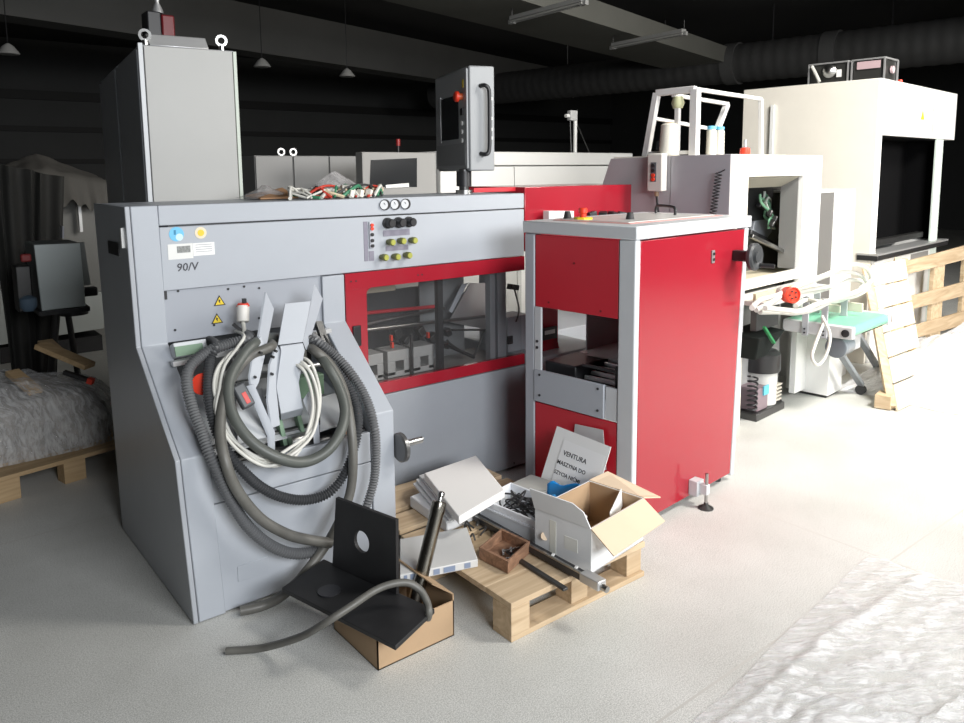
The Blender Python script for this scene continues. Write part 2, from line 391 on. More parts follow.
postp=[(YF,.004),(YF,.62),(YB,.955),(YB,ZT),(3.49,ZT),(3.49,1.16),(YB+.14,1.155),(YB+.14,.95),(YF+.16,.6),(YF+.16,.004)]
M1.part('front_post', flank(lambda z: xl(z)+.02,.098,postp), GREY, bevel=.004)
postr=[(YF,.004),(YF,.624),(YB,.945),(YB,1.155),(YB+.14,1.155),(YB+.14,.2),(YB+.14,.004)]
M1.part('front_post', flank(lambda z:1.535,.108,postr), GREY, bevel=.004)
# upper beam
M1.part('beam_panel', MB(True).box(.864,YB,1.16, 2.716,3.5,1.405), GREY, bevel=.003)
M1.part('lid', MB(True).box(.864,YB,1.411, 2.716,3.5,ZT), GREY, bevel=.003)
M1.part('beam_core', MB(True).box(.90,YB+.012,1.165, 2.70,3.49,1.48), BLACK)
# lower front
M1.part('lower_panel', MB(True).box(.880,YF+.006,.008, 1.532,YF+.03,.424), GREY, bevel=.002)
M1.part('drawer_panel', MB(True).box(.880,YF+.006,.429, 1.532,YF+.03,.552), GREY, bevel=.002)
M1.part('plinth', MB(True).box(.80,YF+.03,.0, 1.63,3.5,.04), BLACK)
pl = M1.part('access_plate', MB(True).box(.955,YF+.003,.105, 1.075,YF+.008,.165), GREY, bevel=.001)
# recess
wp = M1.part('back_plate', MB(True).box(.862,YB+.015,.955, 1.535,YB+.03,1.16), mat('grey_recess',(0.33,0.35,0.39),.45), bevel=.001)
for (x,y) in ((178,291),(228,289),(244,286.5),(259,288),(175,330),(214,325),(259,318),(306,276),(312,300)):
    q=at(x,y,Y=YB+.015)
    M1.part('screw', MB(True).cyl(q, q-Vector((0,.003,0)), .005, seg=8), BLACK, parent=wp)
M1.part('latch', MB(True).obox(at(164.5,295,Y=YB+.01),(.016,.012,.035)), BLACK, parent=wp)
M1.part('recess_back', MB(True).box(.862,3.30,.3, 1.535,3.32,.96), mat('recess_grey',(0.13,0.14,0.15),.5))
M1.part('deck', MB(True).sheet([(.88,2.72,.585),(1.535,2.72,.585),(1.535,3.28,.74),(.88,3.28,.74)], .006), GREYL)
M1.part('shaft', MB(True).cyl((.88,2.715,.545),(1.535,2.715,.545),.017), DSTEEL)
M1.part('shaft', MB(True).cyl((.88,2.76,.60),(1.535,2.76,.60),.012), DSTEEL)
M1.part('shaft', MB(True).cyl((.88,2.95,.79),(1.535,2.95,.79),.014), STEEL)
M1.part('copper_bar', MB(True).box(1.40,2.69,.556,1.50,2.71,.572), mat('copper_brown',(0.30,0.16,0.10),.4,metal=.6))
g = M1.part('counter_unit', MB(True).obox(at(189,349,Y=2.98),(.125,.05,.055),(R(-20),0,0)), GREYL, bevel=.003)
M1.part('green_cover', MB(True).obox(at(189,350,Y=2.952),(.105,.012,.038),(R(-20),0,0)), DGREEN, parent=g)
M1.part('cable_trunk', MB(True).bar(at(172,364,Y=2.93), at(330,330,Y=2.93), .03,.018), ALU)
for x in (1.19,1.27):
    M1.part('bracket', MB(True).bar((x,2.70,.50),(x,2.78,.66),.018,.035), DGREEN, bevel=.002)
M1.part('roller', MB(True).cyl((1.20,2.70,.575),(1.27,2.70,.575),.028), STEEL)
# light deck plates either side of the brackets
M1.part('guide_plate', MB(True).sheet([at(321,397,Y=2.86),at(352,388,Y=2.86),at(362,417,Y=2.70),at(320,431,Y=2.70)],.006), GREYL)
M1.part('guide_plate', MB(True).sheet([at(236,395,Y=2.86),at(262,388,Y=2.86),at(270,436,Y=2.69),at(238,444,Y=2.69)],.006), GREYL)
# upright bent feed plates
ch = M1.part('feed_plate', MB(True).sheet([at(285,303.5,Y=2.86),at(311,301,Y=2.86),at(303,342,Y=2.80),at(278,345,Y=2.80)],.006), GREY, bevel=.001)
M1.part('feed_plate', MB(True).poly([at(280,346,Y=2.795),at(303,343,Y=2.795),at(305,350,Y=2.775),at(299,383,Y=2.74),at(303,408,Y=2.70),at(281,414,Y=2.70),at(276,387,Y=2.74),at(281,352,Y=2.775)],(0,.008,0)), GREY, bevel=.002)
M1.part('feed_lip', MB(True).sheet([at(281,414,Y=2.70),at(303,408,Y=2.70),at(302,415,Y=2.74),at(281,420,Y=2.74)],.006), GREY)
M1.part('side_cheek', MB(True).poly([at(266,292,Y=2.86),at(274,309,Y=2.86),at(266,349,Y=2.80),at(259,336,Y=2.80)],(-.006,.004,0)), GREY)
M1.part('side_cheek', MB(True).poly([at(314,285,Y=2.90),at(322,299,Y=2.90),at(306,350,Y=2.80),at(303,342,Y=2.80),at(311,302,Y=2.86)],(.006,.004,0)), GREY)
M1.part('side_cheek', MB(True).poly([at(261,336,Y=2.80),at(266,350,Y=2.80),at(259,382,Y=2.74),at(252,395,Y=2.74),at(250,376,Y=2.75),at(255,346,Y=2.79)],(-.006,.004,0)), GREY)
ck = M1.part('side_cheek', MB(True).poly([at(277,345,Y=2.80),at(281,352,Y=2.78),at(276,387,Y=2.74),at(280,425,Y=2.69),at(272,428,Y=2.69),at(268,400,Y=2.72),at(270,365,Y=2.76)],(-.006,.004,0)), GREY)
M1.part('side_cheek', MB(True).poly([at(248,386,Y=2.72),at(254,384,Y=2.72),at(275,432,Y=2.68),at(275,450,Y=2.67),at(270,450,Y=2.67),at(269,436,Y=2.68)],(-.006,.004,0)), GREY)
M1.part('side_cheek', MB(True).poly([at(303,400,Y=2.70),at(308,392,Y=2.72),at(318,420,Y=2.68),at(319,443,Y=2.67),at(314,444,Y=2.67),at(312,424,Y=2.68)],(.006,.004,0)), GREY)
for (x,y) in ((261,353),(273,357),(272,374),(276,351),(255,377),(267,398),(272,398)):
    q=at(x,y,Y=2.745)
    M1.part('bolt', MB(True).cyl(q+Vector((0,.012,0)), q-Vector((0,.006,0)), .0055, seg=8), BLACK)
M1.part('link_arm', MB(True).bar(at(324,335,Y=2.86), at(350,380,Y=2.74), .018,.01), DSTEEL)
M1.part('link_arm', MB(True).bar(at(318,322,Y=2.9), at(326,345,Y=2.84), .03,.02), DSTEEL)
M1.part('inner_box', MB(True).obox(at(308,385,Y=2.92),(.12,.06,.09)), DGREEN, bevel=.004)
M1.part('inner_box', MB(True).obox(at(240,366,Y=2.95),(.09,.07,.10)), ALU, bevel=.004)
# red window frame with real opening
X0,X1,Z0,Z1 = 1.645,2.716,.572,1.157
fr = MB(True)
ox0,oz0,oz1,rad = 1.752,.628,1.083,.03
fr.box(X0,YB-.004,oz1, X1,YB+.02,Z1); fr.box(X0,YB-.004,Z0, X1,YB+.02,oz0); fr.box(X0,YB-.004,oz0, ox0,YB+.02,oz1)
arc=[(ox0,YB-.004,oz1)]+[(ox0+rad-rad*math.sin(t),YB-.004,oz1-rad+rad*math.cos(t)) for t in [k*math.pi/12 for k in range(7)]]
fr.poly(arc,(0,.024,0))
fo = M1.part('window_frame', fr, RED, bevel=.0015, label='red window frame')
M1.part('door_handle', MB(True).obox(at(357,336,Y=YB-.008),(.040,.012,.095)), BLACK, parent=fo, bevel=.003)
for (x,y) in ((351,281.5),(356,281),(418,275),(422,274.6)):
    q=at(x,y,Y=YB-.004); M1.part('screw', MB(True).cyl(q,q-Vector((0,.002,0)),.004,seg=8), BLACK, parent=fo)
M1.part('window_pane', MB(True).box(ox0-.01,YB+.022,oz0-.01, X1,YB+.026,oz1+.01), GLASS)
# what shows behind the pane
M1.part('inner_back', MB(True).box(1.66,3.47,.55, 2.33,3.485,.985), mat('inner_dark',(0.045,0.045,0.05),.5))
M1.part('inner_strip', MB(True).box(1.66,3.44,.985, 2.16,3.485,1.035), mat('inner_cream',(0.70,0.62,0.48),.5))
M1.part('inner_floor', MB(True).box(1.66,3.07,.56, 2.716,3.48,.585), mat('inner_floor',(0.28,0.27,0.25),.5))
for i,x in enumerate((1.80,1.955,2.105)):
    nb = MB(True); w=.13; y0=3.20; z0=.60; h=.125
    nb.box(x,y0,z0+.07, x+w,y0+.12,z0+h); nb.box(x,y0,z0, x+.045,y0+.12,z0+.07); nb.box(x+.095,y0,z0, x+w,y0+.12,z0+.07); nb.box(x,y0,z0-.01, x+w,y0+.12,z0+.018)
    M1.part('notched_block', nb, mat('block_cream',(0.42,0.42,0.41),.4), bevel=.002)
M1.part('guide_rod', MB(True).cyl(at(366,330,Y=3.25), at(486,316,Y=3.25), .009), STEEL)
M1.part('guide_rod', MB(True).cyl(at(366,324,Y=3.33), at(445,308,Y=3.33), .008), STEEL)
M1.part('guide_rod', MB(True).cyl(at(366,313,Y=3.40), at(440,306,Y=3.40), .010), REDD)
M1.part('black_column', MB(True).box(at(438,300,Y=3.14).x,3.14,.585, at(443,300,Y=3.14).x,3.17,1.16), BLACK)
M1.part('vertical_rod', MB(True).cyl((at(412,360,Y=3.18).x,3.18,.585),(at(412,360,Y=3.18).x,3.18,.80),.008), DSTEEL)
for (x,y,s) in ((396,333,.05),(405,340,.04),(420,331,.05),(432,338,.055),(447,332,.04),(446,345,.035),(400,346,.025)):
    M1.part('clamp', MB(True).obox(at(x,y,Y=3.30),(s,.05,s*.8),(0,R(x*7),0)), DSTEEL, bevel=.004)
for (x,y) in ((392,345),(391,338),(428,335)):
    M1.part('red_clip', MB(True).obox(at(x,y,Y=3.24),(.012,.02,.03)), ORED, bevel=.002)
M1.part('slanted_plate', MB(True).sheet([at(470,283,Y=3.36),at(487,283,Y=3.40),at(489,330,Y=3.40),at(449,322,Y=3.30)],.006), ALU)
M1.part('slanted_plate', MB(True).sheet([at(462,284,Y=3.34),at(468,283,Y=3.34),at(452,313,Y=3.30),at(449,311,Y=3.30)],.006), GREY)
M1.part('inner_screen', MB(True).box(2.30,3.42,.585, 2.60,3.43,1.16), mat('inner_grey',(0.22,0.23,0.24),.5))
M1.part('bent_tube', MB(True).tube([at(452,330,Y=3.2),at(486,330,Y=3.2),at(483,333,Y=3.2),at(476,352,Y=3.2),at(470,356,Y=3.2),at(452,345,Y=3.2),at(447,340,Y=3.2)],.006), DSTEEL)
M1.part('bent_tube', MB(True).tube([at(447,345,Y=3.22),at(462,352,Y=3.22),at(474,357,Y=3.22)],.01), BLACK)
M1.part('inner_column', MB(True).box(at(490,300,Y=3.12).x,3.12,.585, at(495,300,Y=3.12).x,3.16,1.16), GREYD)
M1.part('inner_column', MB(True).box(at(497.5,300,Y=3.12).x,3.12,.585, at(506,300,Y=3.12).x,3.16,1.16), GREY)
M1.part('inner_box', MB(True).box(at(508,335,Y=3.2).x,3.20,.60, 2.90,3.34,.80), GREY, bevel=.004)
M1.part('small_socket', MB(True).obox(at(510,340,Y=3.195),(.035,.01,.045)), BLACK)
M1.part('curved_hanger', MB(True).tube([at(513,285,Y=3.18),at(516,295,Y=3.18),at(519,310,Y=3.18),at(516,322,Y=3.18)],.005), DSTEEL)
M1.part('clamp', MB(True).obox(at(513,287,Y=3.18),(.06,.04,.03),(0,.2,0)), BLACK, bevel=.003)
M1.part('base_panel', MB(True).box(1.643,YB-.008,.015, 2.76,YB+.02,.568), mat('base_grey',(0.31,0.33,0.36),.40,dirt=.12), bevel=.003)
M1.part('plinth', MB(True).box(1.64,YB+.02,0, 2.76,3.5,.05), BLACK)
q=at(514,463,Y=YB-.01); M1.part('screw', MB(True).cyl(q,q-Vector((0,.003,0)),.005,seg=8), BLACK)
# hand wheel on the inner face of the right post
hc=at(402,447,X=1.665)
hw=M1.part('hand_wheel', MB(True).lathe((1.645,hc.y,hc.z),(1,0,0),[(.055,0),(.062,.006),(.062,.022),(.045,.03),(.02,.034)]), mat('wheel_grey',(0.16,0.16,0.16),.3,metal=.6))
M1.part('wheel_shaft', MB(True).cyl((1.67,hc.y,hc.z+.01),(1.765,hc.y,hc.z+.01),.014), STEEL, parent=hw)
# control cluster
cy=YB
for i,x in enumerate((1.862,1.918,1.975)):
    g=M1.part('pressure_gauge', MB(True).cyl((x,cy,1.457),(x,cy-.008,1.457),.025,seg=24), BLACK, label='round pressure gauge')
    M1.part('dial', MB(True).cyl((x-.008,cy-.008,1.457),(x-.008,cy-.0095,1.457),.0205,seg=24), GREYL, parent=g)
    M1.part('needle', MB(True).bar((x-.003,cy-.011,1.457),(x-.010,cy-.011,1.467),.003,.001), INK, parent=g)
for x in (1.872,1.930,1.988):
    M1.part('black_knob', MB(True).lathe((x,cy,1.373),(0,-1,0),[(.025,0),(.025,.012),(.019,.016),(.020,.045),(.016,.05)]), BLACK)
for x,z in ((1.876,1.286),(1.935,1.288),(1.998,1.287),(1.838,1.219),(1.902,1.217),(1.966,1.219)):
    k=M1.part('yellow_knob', MB(True).lathe((x,cy,z),(0,-1,0),[(.012,0),(.012,.014),(.016,.018),(.016,.040),(.013,.043)]), mat('olive_knob',(0.16,0.17,0.05),.4))
    M1.part('knob_cap', MB(True).cyl((x,cy-.043,z),(x,cy-.047,z),.0125,seg=16), YGREEN, parent=k)
M1.part('caption_strip', MB(True).box(1.850,cy-.002,1.312, 1.995,cy,1.340), LILAC)
M1.part('caption_strip', MB(True).box(1.862,cy-.002,1.243, 1.985,cy,1.266), LILAC)
sw=M1.part('switch_bank', MB(True).box(1.775,cy-.008,1.262, 1.796,cy,1.385), mat('switch_plate',(0.45,0.46,0.5),.4), bevel=.002)
for z,mm in ((1.368,ORED),(1.352,ORED),(1.325,BLACK),(1.298,BLACK),(1.274,BLACK)):
    M1.part('switch', MB(True).cyl((1.786,cy-.008,z),(1.786,cy-.016,z),.008,seg=12), mm, parent=sw)
M1.part('caption_strip', MB(True).box(1.748,cy-.002,1.205, 1.768,cy,1.385), LILAC)
M1.part('caption_strip', MB(True).box(1.772,cy-.002,1.205, 1.798,cy,1.250), LILAC)
# stickers and the pen mark
b=M1.part('sticker', MB(True).cyl((.926,cy,1.376),(.926,cy-.0015,1.376),.028,seg=24), LBLUE, label='round light blue sticker')
M1.part('sticker_print', MB(True).cyl((.936,cy-.0015,1.364),(.936,cy-.0025,1.364),.014,seg=16), mat('pale_blue',(0.55,0.75,0.85),.5), parent=b)
M1.part('sticker_print', MB(True).box(.916,cy-.0025,1.374,.924,cy-.0015,1.392), mat('deep_teal',(0.03,0.22,0.38),.5), parent=b)
c=M1.part('sticker', MB(True).cyl((1.019,cy,1.376),(1.019,cy-.0015,1.376),.023,seg=24), mat('cream_sticker',(0.75,0.66,0.48),.5), label='round cream sticker')
M1.part('sticker_print', MB(True).cyl((1.019,cy-.0015,1.376),(1.019,cy-.0025,1.376),.013,seg=16), YELLOW, parent=c)
l1=M1.part('label_plate', MB(True).box(.890,cy-.0015,1.279,.985,cy,1.338), mat('label_white',(0.72,0.72,0.70),.5))
M1.part('printed_block', MB(True).box(.924,cy-.0025,1.303,.975,cy-.0015,1.329), mat('print_grey',(0.16,0.17,0.16),.5,dirt=.8,dirt_scale=120,dirt_col=(.4,.4,.4)), parent=l1)
l2=M1.part('label_plate', MB(True).box(.986,cy-.0015,1.287,1.070,cy,1.337), PAPER)
for z in (1.328,1.319,1.310,1.301): M1.part('printed_line', MB(True).box(.995,cy-.002,z,1.060,cy-.0015,z+.003), mat('faint_print',(0.42,0.42,0.45),.6), parent=l2)
M1.part('pen_mark', text_mesh('90/V', .044, frameM((.918,cy-.001,1.232),(1,0,0),(0,0,1)), bold=.0004, shear=.1), mat('pen_grey',(0.05,0.05,0.06),.6), label='pen mark reading 90/V')
for (x,y) in ((219.5,301),(217,319)):
    q=at(x,y,Y=YB+.0135)
    s=.024
    t=M1.part('warning_sign', MB(True).poly([(q.x-s,q.y,q.z-.018),(q.x+s,q.y,q.z-.018),(q.x,q.y,q.z+.024)],(0,-.001,0)), BLACK, label='yellow warning triangle')
    s=.018; M1.part('yellow_field', MB(True).poly([(q.x-s,q.y-.001,q.z-.0145),(q.x+s,q.y-.001,q.z-.0145),(q.x,q.y-.001,q.z+.017)],(0,-.001,0)), YELLOW, parent=t)
    M1.part('bolt_mark', MB(True).poly([(q.x-.003,q.y-.002,q.z+.008),(q.x+.004,q.y-.002,q.z+.002),(q.x+.001,q.y-.002,q.z-.001),(q.x+.002,q.y-.002,q.z-.010),(q.x-.005,q.y-.002,q.z+.000)],(0,-.001,0)), BLACK, parent=t)
# rear red hood standing up behind the red cabinet, grey end of the beam
M1.part('rear_hood', MB(True).box(2.99,3.34,1.14, 4.07,3.9,1.512), RED, bevel=.004, label='red hood behind the red cabinet')
M1.part('white_block', MB(True).poly([at(549,211,Y=3.25),at(574,211,Y=3.25),at(574,222,Y=3.25),at(549,222,Y=3.25)],(0,.05,0)), WHITE, bevel=.002)
for xx in (592,603,613,622): M1.part('black_fitting', MB(True).obox(at(xx,214,Y=3.28),(.05,.05,.03),(0,.2,xx*.1)), BLACK, bevel=.004)
M1.part('rear_rail', MB(True).box(2.68,3.42,1.488, 3.02,3.5,1.512), REDD)
M1.part('rear_body', MB(True).box(2.74,3.40,0, 3.98,3.9,.62), GREY, bevel=.004)
M1.part('rear_post', MB(True).box(2.74,3.40,.62, 2.80,3.46,1.15), GREY, bevel=.004)
rs=M1.part('rear_door', MB(True).poly([at(536,300,Y=3.10),at(558,300,Y=3.10),at(558,341,Y=3.10),at(561,357,Y=3.10),at(536,360,Y=3.10)],(0,.03,0)), RED, bevel=.002)
M1.part('name_plate', MB(True).poly([at(541,329,Y=3.09),at(557,326,Y=3.09),at(557,338,Y=3.09),at(541,341,Y=3.09)],(0,.01,0)), BLACK, parent=rs)
M1.part('plate_print', MB(True).poly([at(545,331,Y=3.088),at(555,329,Y=3.088),at(555,333,Y=3.088),at(545,335,Y=3.088)],(0,.002,0)), ALU, parent=rs)
M1.part('rear_support', MB(True).box(2.76,3.0,.0, 3.30,3.4,.60), GREYD, bevel=.004)

# ================================================================== RED CABINET
RA = YAW-0.8071
M2 = Thing('red_machine_cabinet','tall red panelled cabinet with grey posts and grey top, before the long machine','machine cabinet',(2.503,2.103,0),RA)
def fx(x,z): return x*(1-.071*(1-z/1.312)) if x>.5 else x      # far end leans in a little
def rb(x0,y0,z0,x1,y1,z1):
    return MB().hexa([(fx(x0,z0),y0,z0),(fx(x1,z0),y0,z0),(fx(x1,z0),y1,z0),(fx(x0,z0),y1,z0)],[(fx(x0,z1),y0,z1),(fx(x1,z1),y0,z1),(fx(x1,z1),y1,z1),(fx(x0,z1),y1,z1)])
M2.part('top_rim', MB().box(-.008,-.008,1.313, .995,.635,1.37), GREYL, bevel=.005)
M2.part('top_inlay', MB().box(.10,.10,1.37, .90,.54,1.373), mat('pale_pink_red',(0.62,0.30,0.28),.35), bevel=.001)
M2.part('top_sheet', MB().box(.13,.13,1.373, .87,.51,1.376), mat('pale_top',(0.62,0.62,0.60),.25))
M2.part('corner_post', rb(0,0,.03,.036,.085,1.312), GREYL, bevel=.006)
M2.part('corner_post', rb(0,.568,.03,.05,.628,1.312), GREY, bevel=.006)
M2.part('corner_post', rb(.948,0,.03,.985,.05,1.312), GREYL, bevel=.006)
M2.part('corner_post', rb(.948,.578,.03,.985,.628,1.312), GREY, bevel=.006)
rp=M2.part('side_door', rb(.039,.003,.045,.945,.02,1.306), RED, bevel=.003, label='large red side door')
M2.part('upper_panel', rb(.004,.090,.966,.02,.565,1.308), REDD, bevel=.003)
M2.part('lower_panel', rb(.004,.088,.04,.02,.566,.500), REDD, bevel=.003)
sh=M2.part('shelf_plate', rb(-.004,.155,.506,.012,.566,.662), GREY, bevel=.002)
M2.part('shelf_plate', rb(.004,.090,.506,.016,.150,.655), GREYL, bevel=.002)
for y,z in ((.53,.64),(.53,.54),(.185,.64),(.185,.54)):
    M2.part('bolt', MB().cyl((-.004,y,z),(-.008,y,z),.006,seg=8), BLACK, parent=sh)
M2.part('inner_strip', rb(.0,.526,.52,.012,.566,.966), GREYL, bevel=.001)
for z in (.80,.77): M2.part('bolt', MB().cyl((0,.548,z),(-.004,.548,z),.007,seg=8), BLACK)
for y,z in ((.33,1.19),(.18,.99),(.48,.995)): M2.part('screw', MB().cyl((.004,y,z),(.001,y,z),.005,seg=8), mat('dark_red',(0.15,0.01,0.012),.5))
M2.part('back_panel', rb(.06,.60,.04,.60,.612,.62), REDD)
M2.part('far_panel', rb(.97,.06,.04,.98,.575,1.30), REDD)
# inside the opening
M2.part('tray_floor', MB().box(.03,.03,.585,.90,.59,.600), DSTEEL)
M2.part('white_chute', MB().sheet([(.40,.57,.66),(.90,.57,.66),(.90,.57,1.0),(.40,.57,1.0)],.006), GREYL)
M2.part('white_chute', MB().sheet([(.30,.20,.70),(.90,.20,.70),(.90,.57,.68),(.30,.57,.68)],.006), WHITE)
M2.part('black_block', MB().box(.22,.055,.72,.36,.20,1.20), mat('block_dark',(0.05,0.05,0.055),.35), bevel=.004)
M2.part('dark_bin', MB().box(.08,.38,.60,.34,.57,.69), BLACK, bevel=.008)
for k in range(6):
    M2.part('silver_tray', MB().obox((.10+.05*k,.22,.618+.012*k),(.035,.30,.02),(0,R(12),0)), ALU, bevel=.003)
M2.part('rod', MB().cyl((.06,.13,.600),(.06,.13,.74),.008), BLACK)
M2.part('bar', MB().bar((.06,.05,.715),(.06,.32,.715),.012), BLACK)
# on the top
for (x,y) in ((567.5,217),(630,218.5)):
    c=M2.L(at(x,y+2,Z=1.37)); M2.part('rubber_stop', MB().lathe((c.x,c.y,1.37),(0,0,1),[(.021,0),(.019,.012),(.014,.036),(.012,.038)]), RUBBER)
c=M2.L(at(583,220,Z=1.372))
e=M2.part('emergency_stop', MB().cyl((c.x,c.y,1.37),(c.x,c.y,1.385),.045,seg=8), YELLOW, bevel=.003, label='red mushroom stop button on a yellow base')
M2.part('button', MB().lathe((c.x,c.y,1.385),(0,0,1),[(.014,0),(.015,.018),(.021,.022),(.021,.038),(.016,.044)]), ORED, parent=e)
a=M2.L(at(656,213,Z=1.376)); b2=M2.L(at(675,215,Z=1.376))
M2.part('top_handle', MB().tube([a, a+Vector((0,0,.028)), a.lerp(b2,.15)+Vector((0,0,.040)), a.lerp(b2,.85)+Vector((0,0,.040)), b2+Vector((0,0,.028)), b2],.0075,res=5), BLACK)
# side plate, wheel, levelling foot
M2.part('socket_plate', MB().box(.622,-.004,1.160,.648,.003,1.222), mat('plate_grey',(0.22,0.2,0.2),.4), bevel=.002)
for z in (1.205,1.178): M2.part('socket', MB().cyl((.635,-.004,z),(.635,-.009,z),.007,seg=12), BLACK)
wl=M2.part('hand_wheel', MB().lathe((.846,-.080,1.180),(0,-1,0),[(.030,0),(.055,.004),(.066,.012),(.068,.028),(.060,.038),(.040,.034),(.03,.03),(.026,.044),(.01,.046)]), mat('wheel_black',(0.04,0.043,0.046),.45))
M2.part('wheel_hub', MB().box(.825,-.082,1.155,.868,.003,1.207), BLACK, parent=wl, bevel=.004)
M2.part('crank_grip', MB().cyl((.880,-.115,1.137),(.90,-.18,1.135),.011), BLACK, parent=wl)
f1=M2.part('levelling_block', MB().box(.475,-.045,.055,.535,.004,.130), GREYL, bevel=.004)
M2.part('levelling_screw', MB().cyl((.505,-.075,.012),(.505,-.075,.175),.008), STEEL, parent=f1)
M2.part('screw_bracket', MB().box(.490,-.085,.07,.52,-.04,.12), GREYL, parent=f1, bevel=.002)
M2.part('levelling_pad', MB().lathe((.505,-.075,0),(0,0,1),[(.036,0),(.036,.006),(.012,.02),(.01,.03)]), DSTEEL, parent=f1)
for (x,y) in ((.06,.06),(.85,.06),(.06,.56),(.85,.56)):
    M2.part('foot', MB().cyl((x,y,0),(x,y,.05),.022), BLACK)

# ================================================================== OPERATOR PANEL
HA=-.305
HM = Thing('operator_panel','grey swivelling operator panel with a dark screen on a short post atop the long machine','control panel',(2.483,3.2,ZT),HA)
z0,z1=1.607-ZT,2.143-ZT
HM.part('housing', MB().box(0,0,z0,.141,.535,z1), mat('panel_grey',(0.30,0.31,0.32),.4), bevel=.008)
fp=HM.part('front_frame', MB().box(-.012,.010,z0+.012,0,.525,z1-.012), mat('panel_frame',(0.36,0.37,0.38),.4), bevel=.004)
HM.part('screen', MB().box(-.015,.13,z0+.17,-.012,.42,z0+.40), SCREEN, parent=fp)
HM.part('screen_edge', MB().box(-.017,.42,z0+.16,-.012,.432,z0+.41), ALU, parent=fp)
HM.part('lower_cover', MB().box(-.015,.03,z0+.03,-.012,.50,z0+.145), mat('cover_grey',(0.26,0.265,0.27),.4), parent=fp, bevel=.001)
es=HM.part('emergency_stop', MB().cyl((-.012,.075,z0+.385),(-.030,.075,z0+.385),.018), mat('estop_base',(0.5,0.1,0.03),.4), label='orange-red stop button')
HM.part('button', MB().lathe((-.030,.075,z0+.385),(-1,0,0),[(.018,0),(.028,.004),(.028,.018),(.02,.024)]), ORED, parent=es)
HM.part('yellow_tag', MB().box(-.014,.05,z0+.43,-.012,.07,z0+.47), YELLOW)
HM.part('key_switch', MB().box(-.018,.055,z0+.29,-.012,.095,z0+.325), BLACK)
for z in (.25,.205,.16): HM.part('push_button', MB().cyl((-.012,.075,z0+z),(-.018,.075,z0+z),.012,seg=14), WHITE)
for z in (.19,.235,.29,.39): HM.part('clip', MB().cyl((.12,-.001,z0+z-.02),(.12,-.005,z0+z-.02),.009,seg=12), WHITE)
HM.part('grab_handle', MB().tube([(.062,0,z0+.09),(.075,-.03,z0+.085),(.095,-.035,z0+.11),(.098,-.035,z0+.25),(.098,-.035,z0+.38),(.092,-.035,z0+.42),(.075,-.03,z0+.435),(.062,0,z0+.435)],.011,res=6), BLACK)
pc=HM.L(at(464,185,Y=3.27))
HM.part('post', MB().cyl((pc.x,pc.y,0),(pc.x,pc.y,z0+.01),.026), DSTEEL)
HM.part('post_collar', MB().cyl((pc.x,pc.y,z0-.08),(pc.x,pc.y,z0),.040), BLACK)
HM.part('post_flange', MB().cyl((pc.x,pc.y,0),(pc.x,pc.y,.02),.045), STEEL)

# ================================================================== TALL ELECTRICAL CABINETS BEHIND
TA=YAW-1.0253
d1=Vector((math.cos(TA),math.sin(TA),0)); d2=Vector((-d1.y,d1.x,0))
T0=Vector((1.031,3.745,0))
def tall(off, depth, label, front):
    p=T0+d2*off
    t=Thing('electrical_cabinet',label,'electrical cabinet',(p.x,p.y,0),TA,'grey electrical cabinets behind the long machine')
    t.part('body', MB().box(0,.02,.0,.423,depth-.01,2.19), GREYD, bevel=.004)
    t.part('side_panel', MB().box(-.012,.03,.05,0,depth-.02,2.17), GREYD, bevel=.004)
    if front:
        dm=mat('beige_grey_paint',(0.40,0.40,0.385),.45,dirt=.08)
        dr=t.part('door', MB().box(.016,0,.05,.41,.02,2.185), dm, bevel=.003)
        t.part('edge_trim', MB().box(-.008,.0,.05,.012,.03,2.195), GREYL, bevel=.002)
        t.part('edge_trim', MB().box(.413,.002,.05,.43,.03,2.185), mat('pale_edge',(0.50,0.55,0.48),.4), bevel=.002)
        for x in (.03,.37):
            e=t.part('lifting_eye', MB().ring((x-.0,.035,2.235),(.2,1,0),.028,.016,.012), STEEL)
            t.part('eye_base', MB().cyl((x,.035,2.19),(x,.035,2.212),.014), STEEL, parent=e)
        t.part('roof_cover', MB().hexa([(.05,.03,2.19),(.31,.03,2.19),(.31,.22,2.19),(.05,.22,2.19)],[(.035,.05,2.245),(.30,.05,2.245),(.30,.20,2.245),(.035,.20,2.245)]), ALU, bevel=.004)
    return t
tall(0,.80,'tall grey electrical cabinet with two lifting eyes behind the long machine, the front one',True)
tall(.80,.82,'dark rear electrical cabinet standing directly behind the front tall one',False)
bc=T0+d1*.13+d2*.32
bk=Thing('signal_beacon','black signal beacon with a dark red lens atop the tall cabinet','beacon',(bc.x,bc.y,2.19))
bk.part('base', MB().box(-.055,-.05,0,.01,.05,.20), BLACK, bevel=.006)
bk.part('lens', MB().box(.012,-.05,.04,.075,.05,.19), mat('dark_red_lens',(0.14,0.012,0.015),.3), bevel=.008)
bk.part('cap', MB().lathe((.01,0,.20),(0,0,1),[(.028,0),(.024,.02),(.01,.05),(.012,.07)]), ALU)

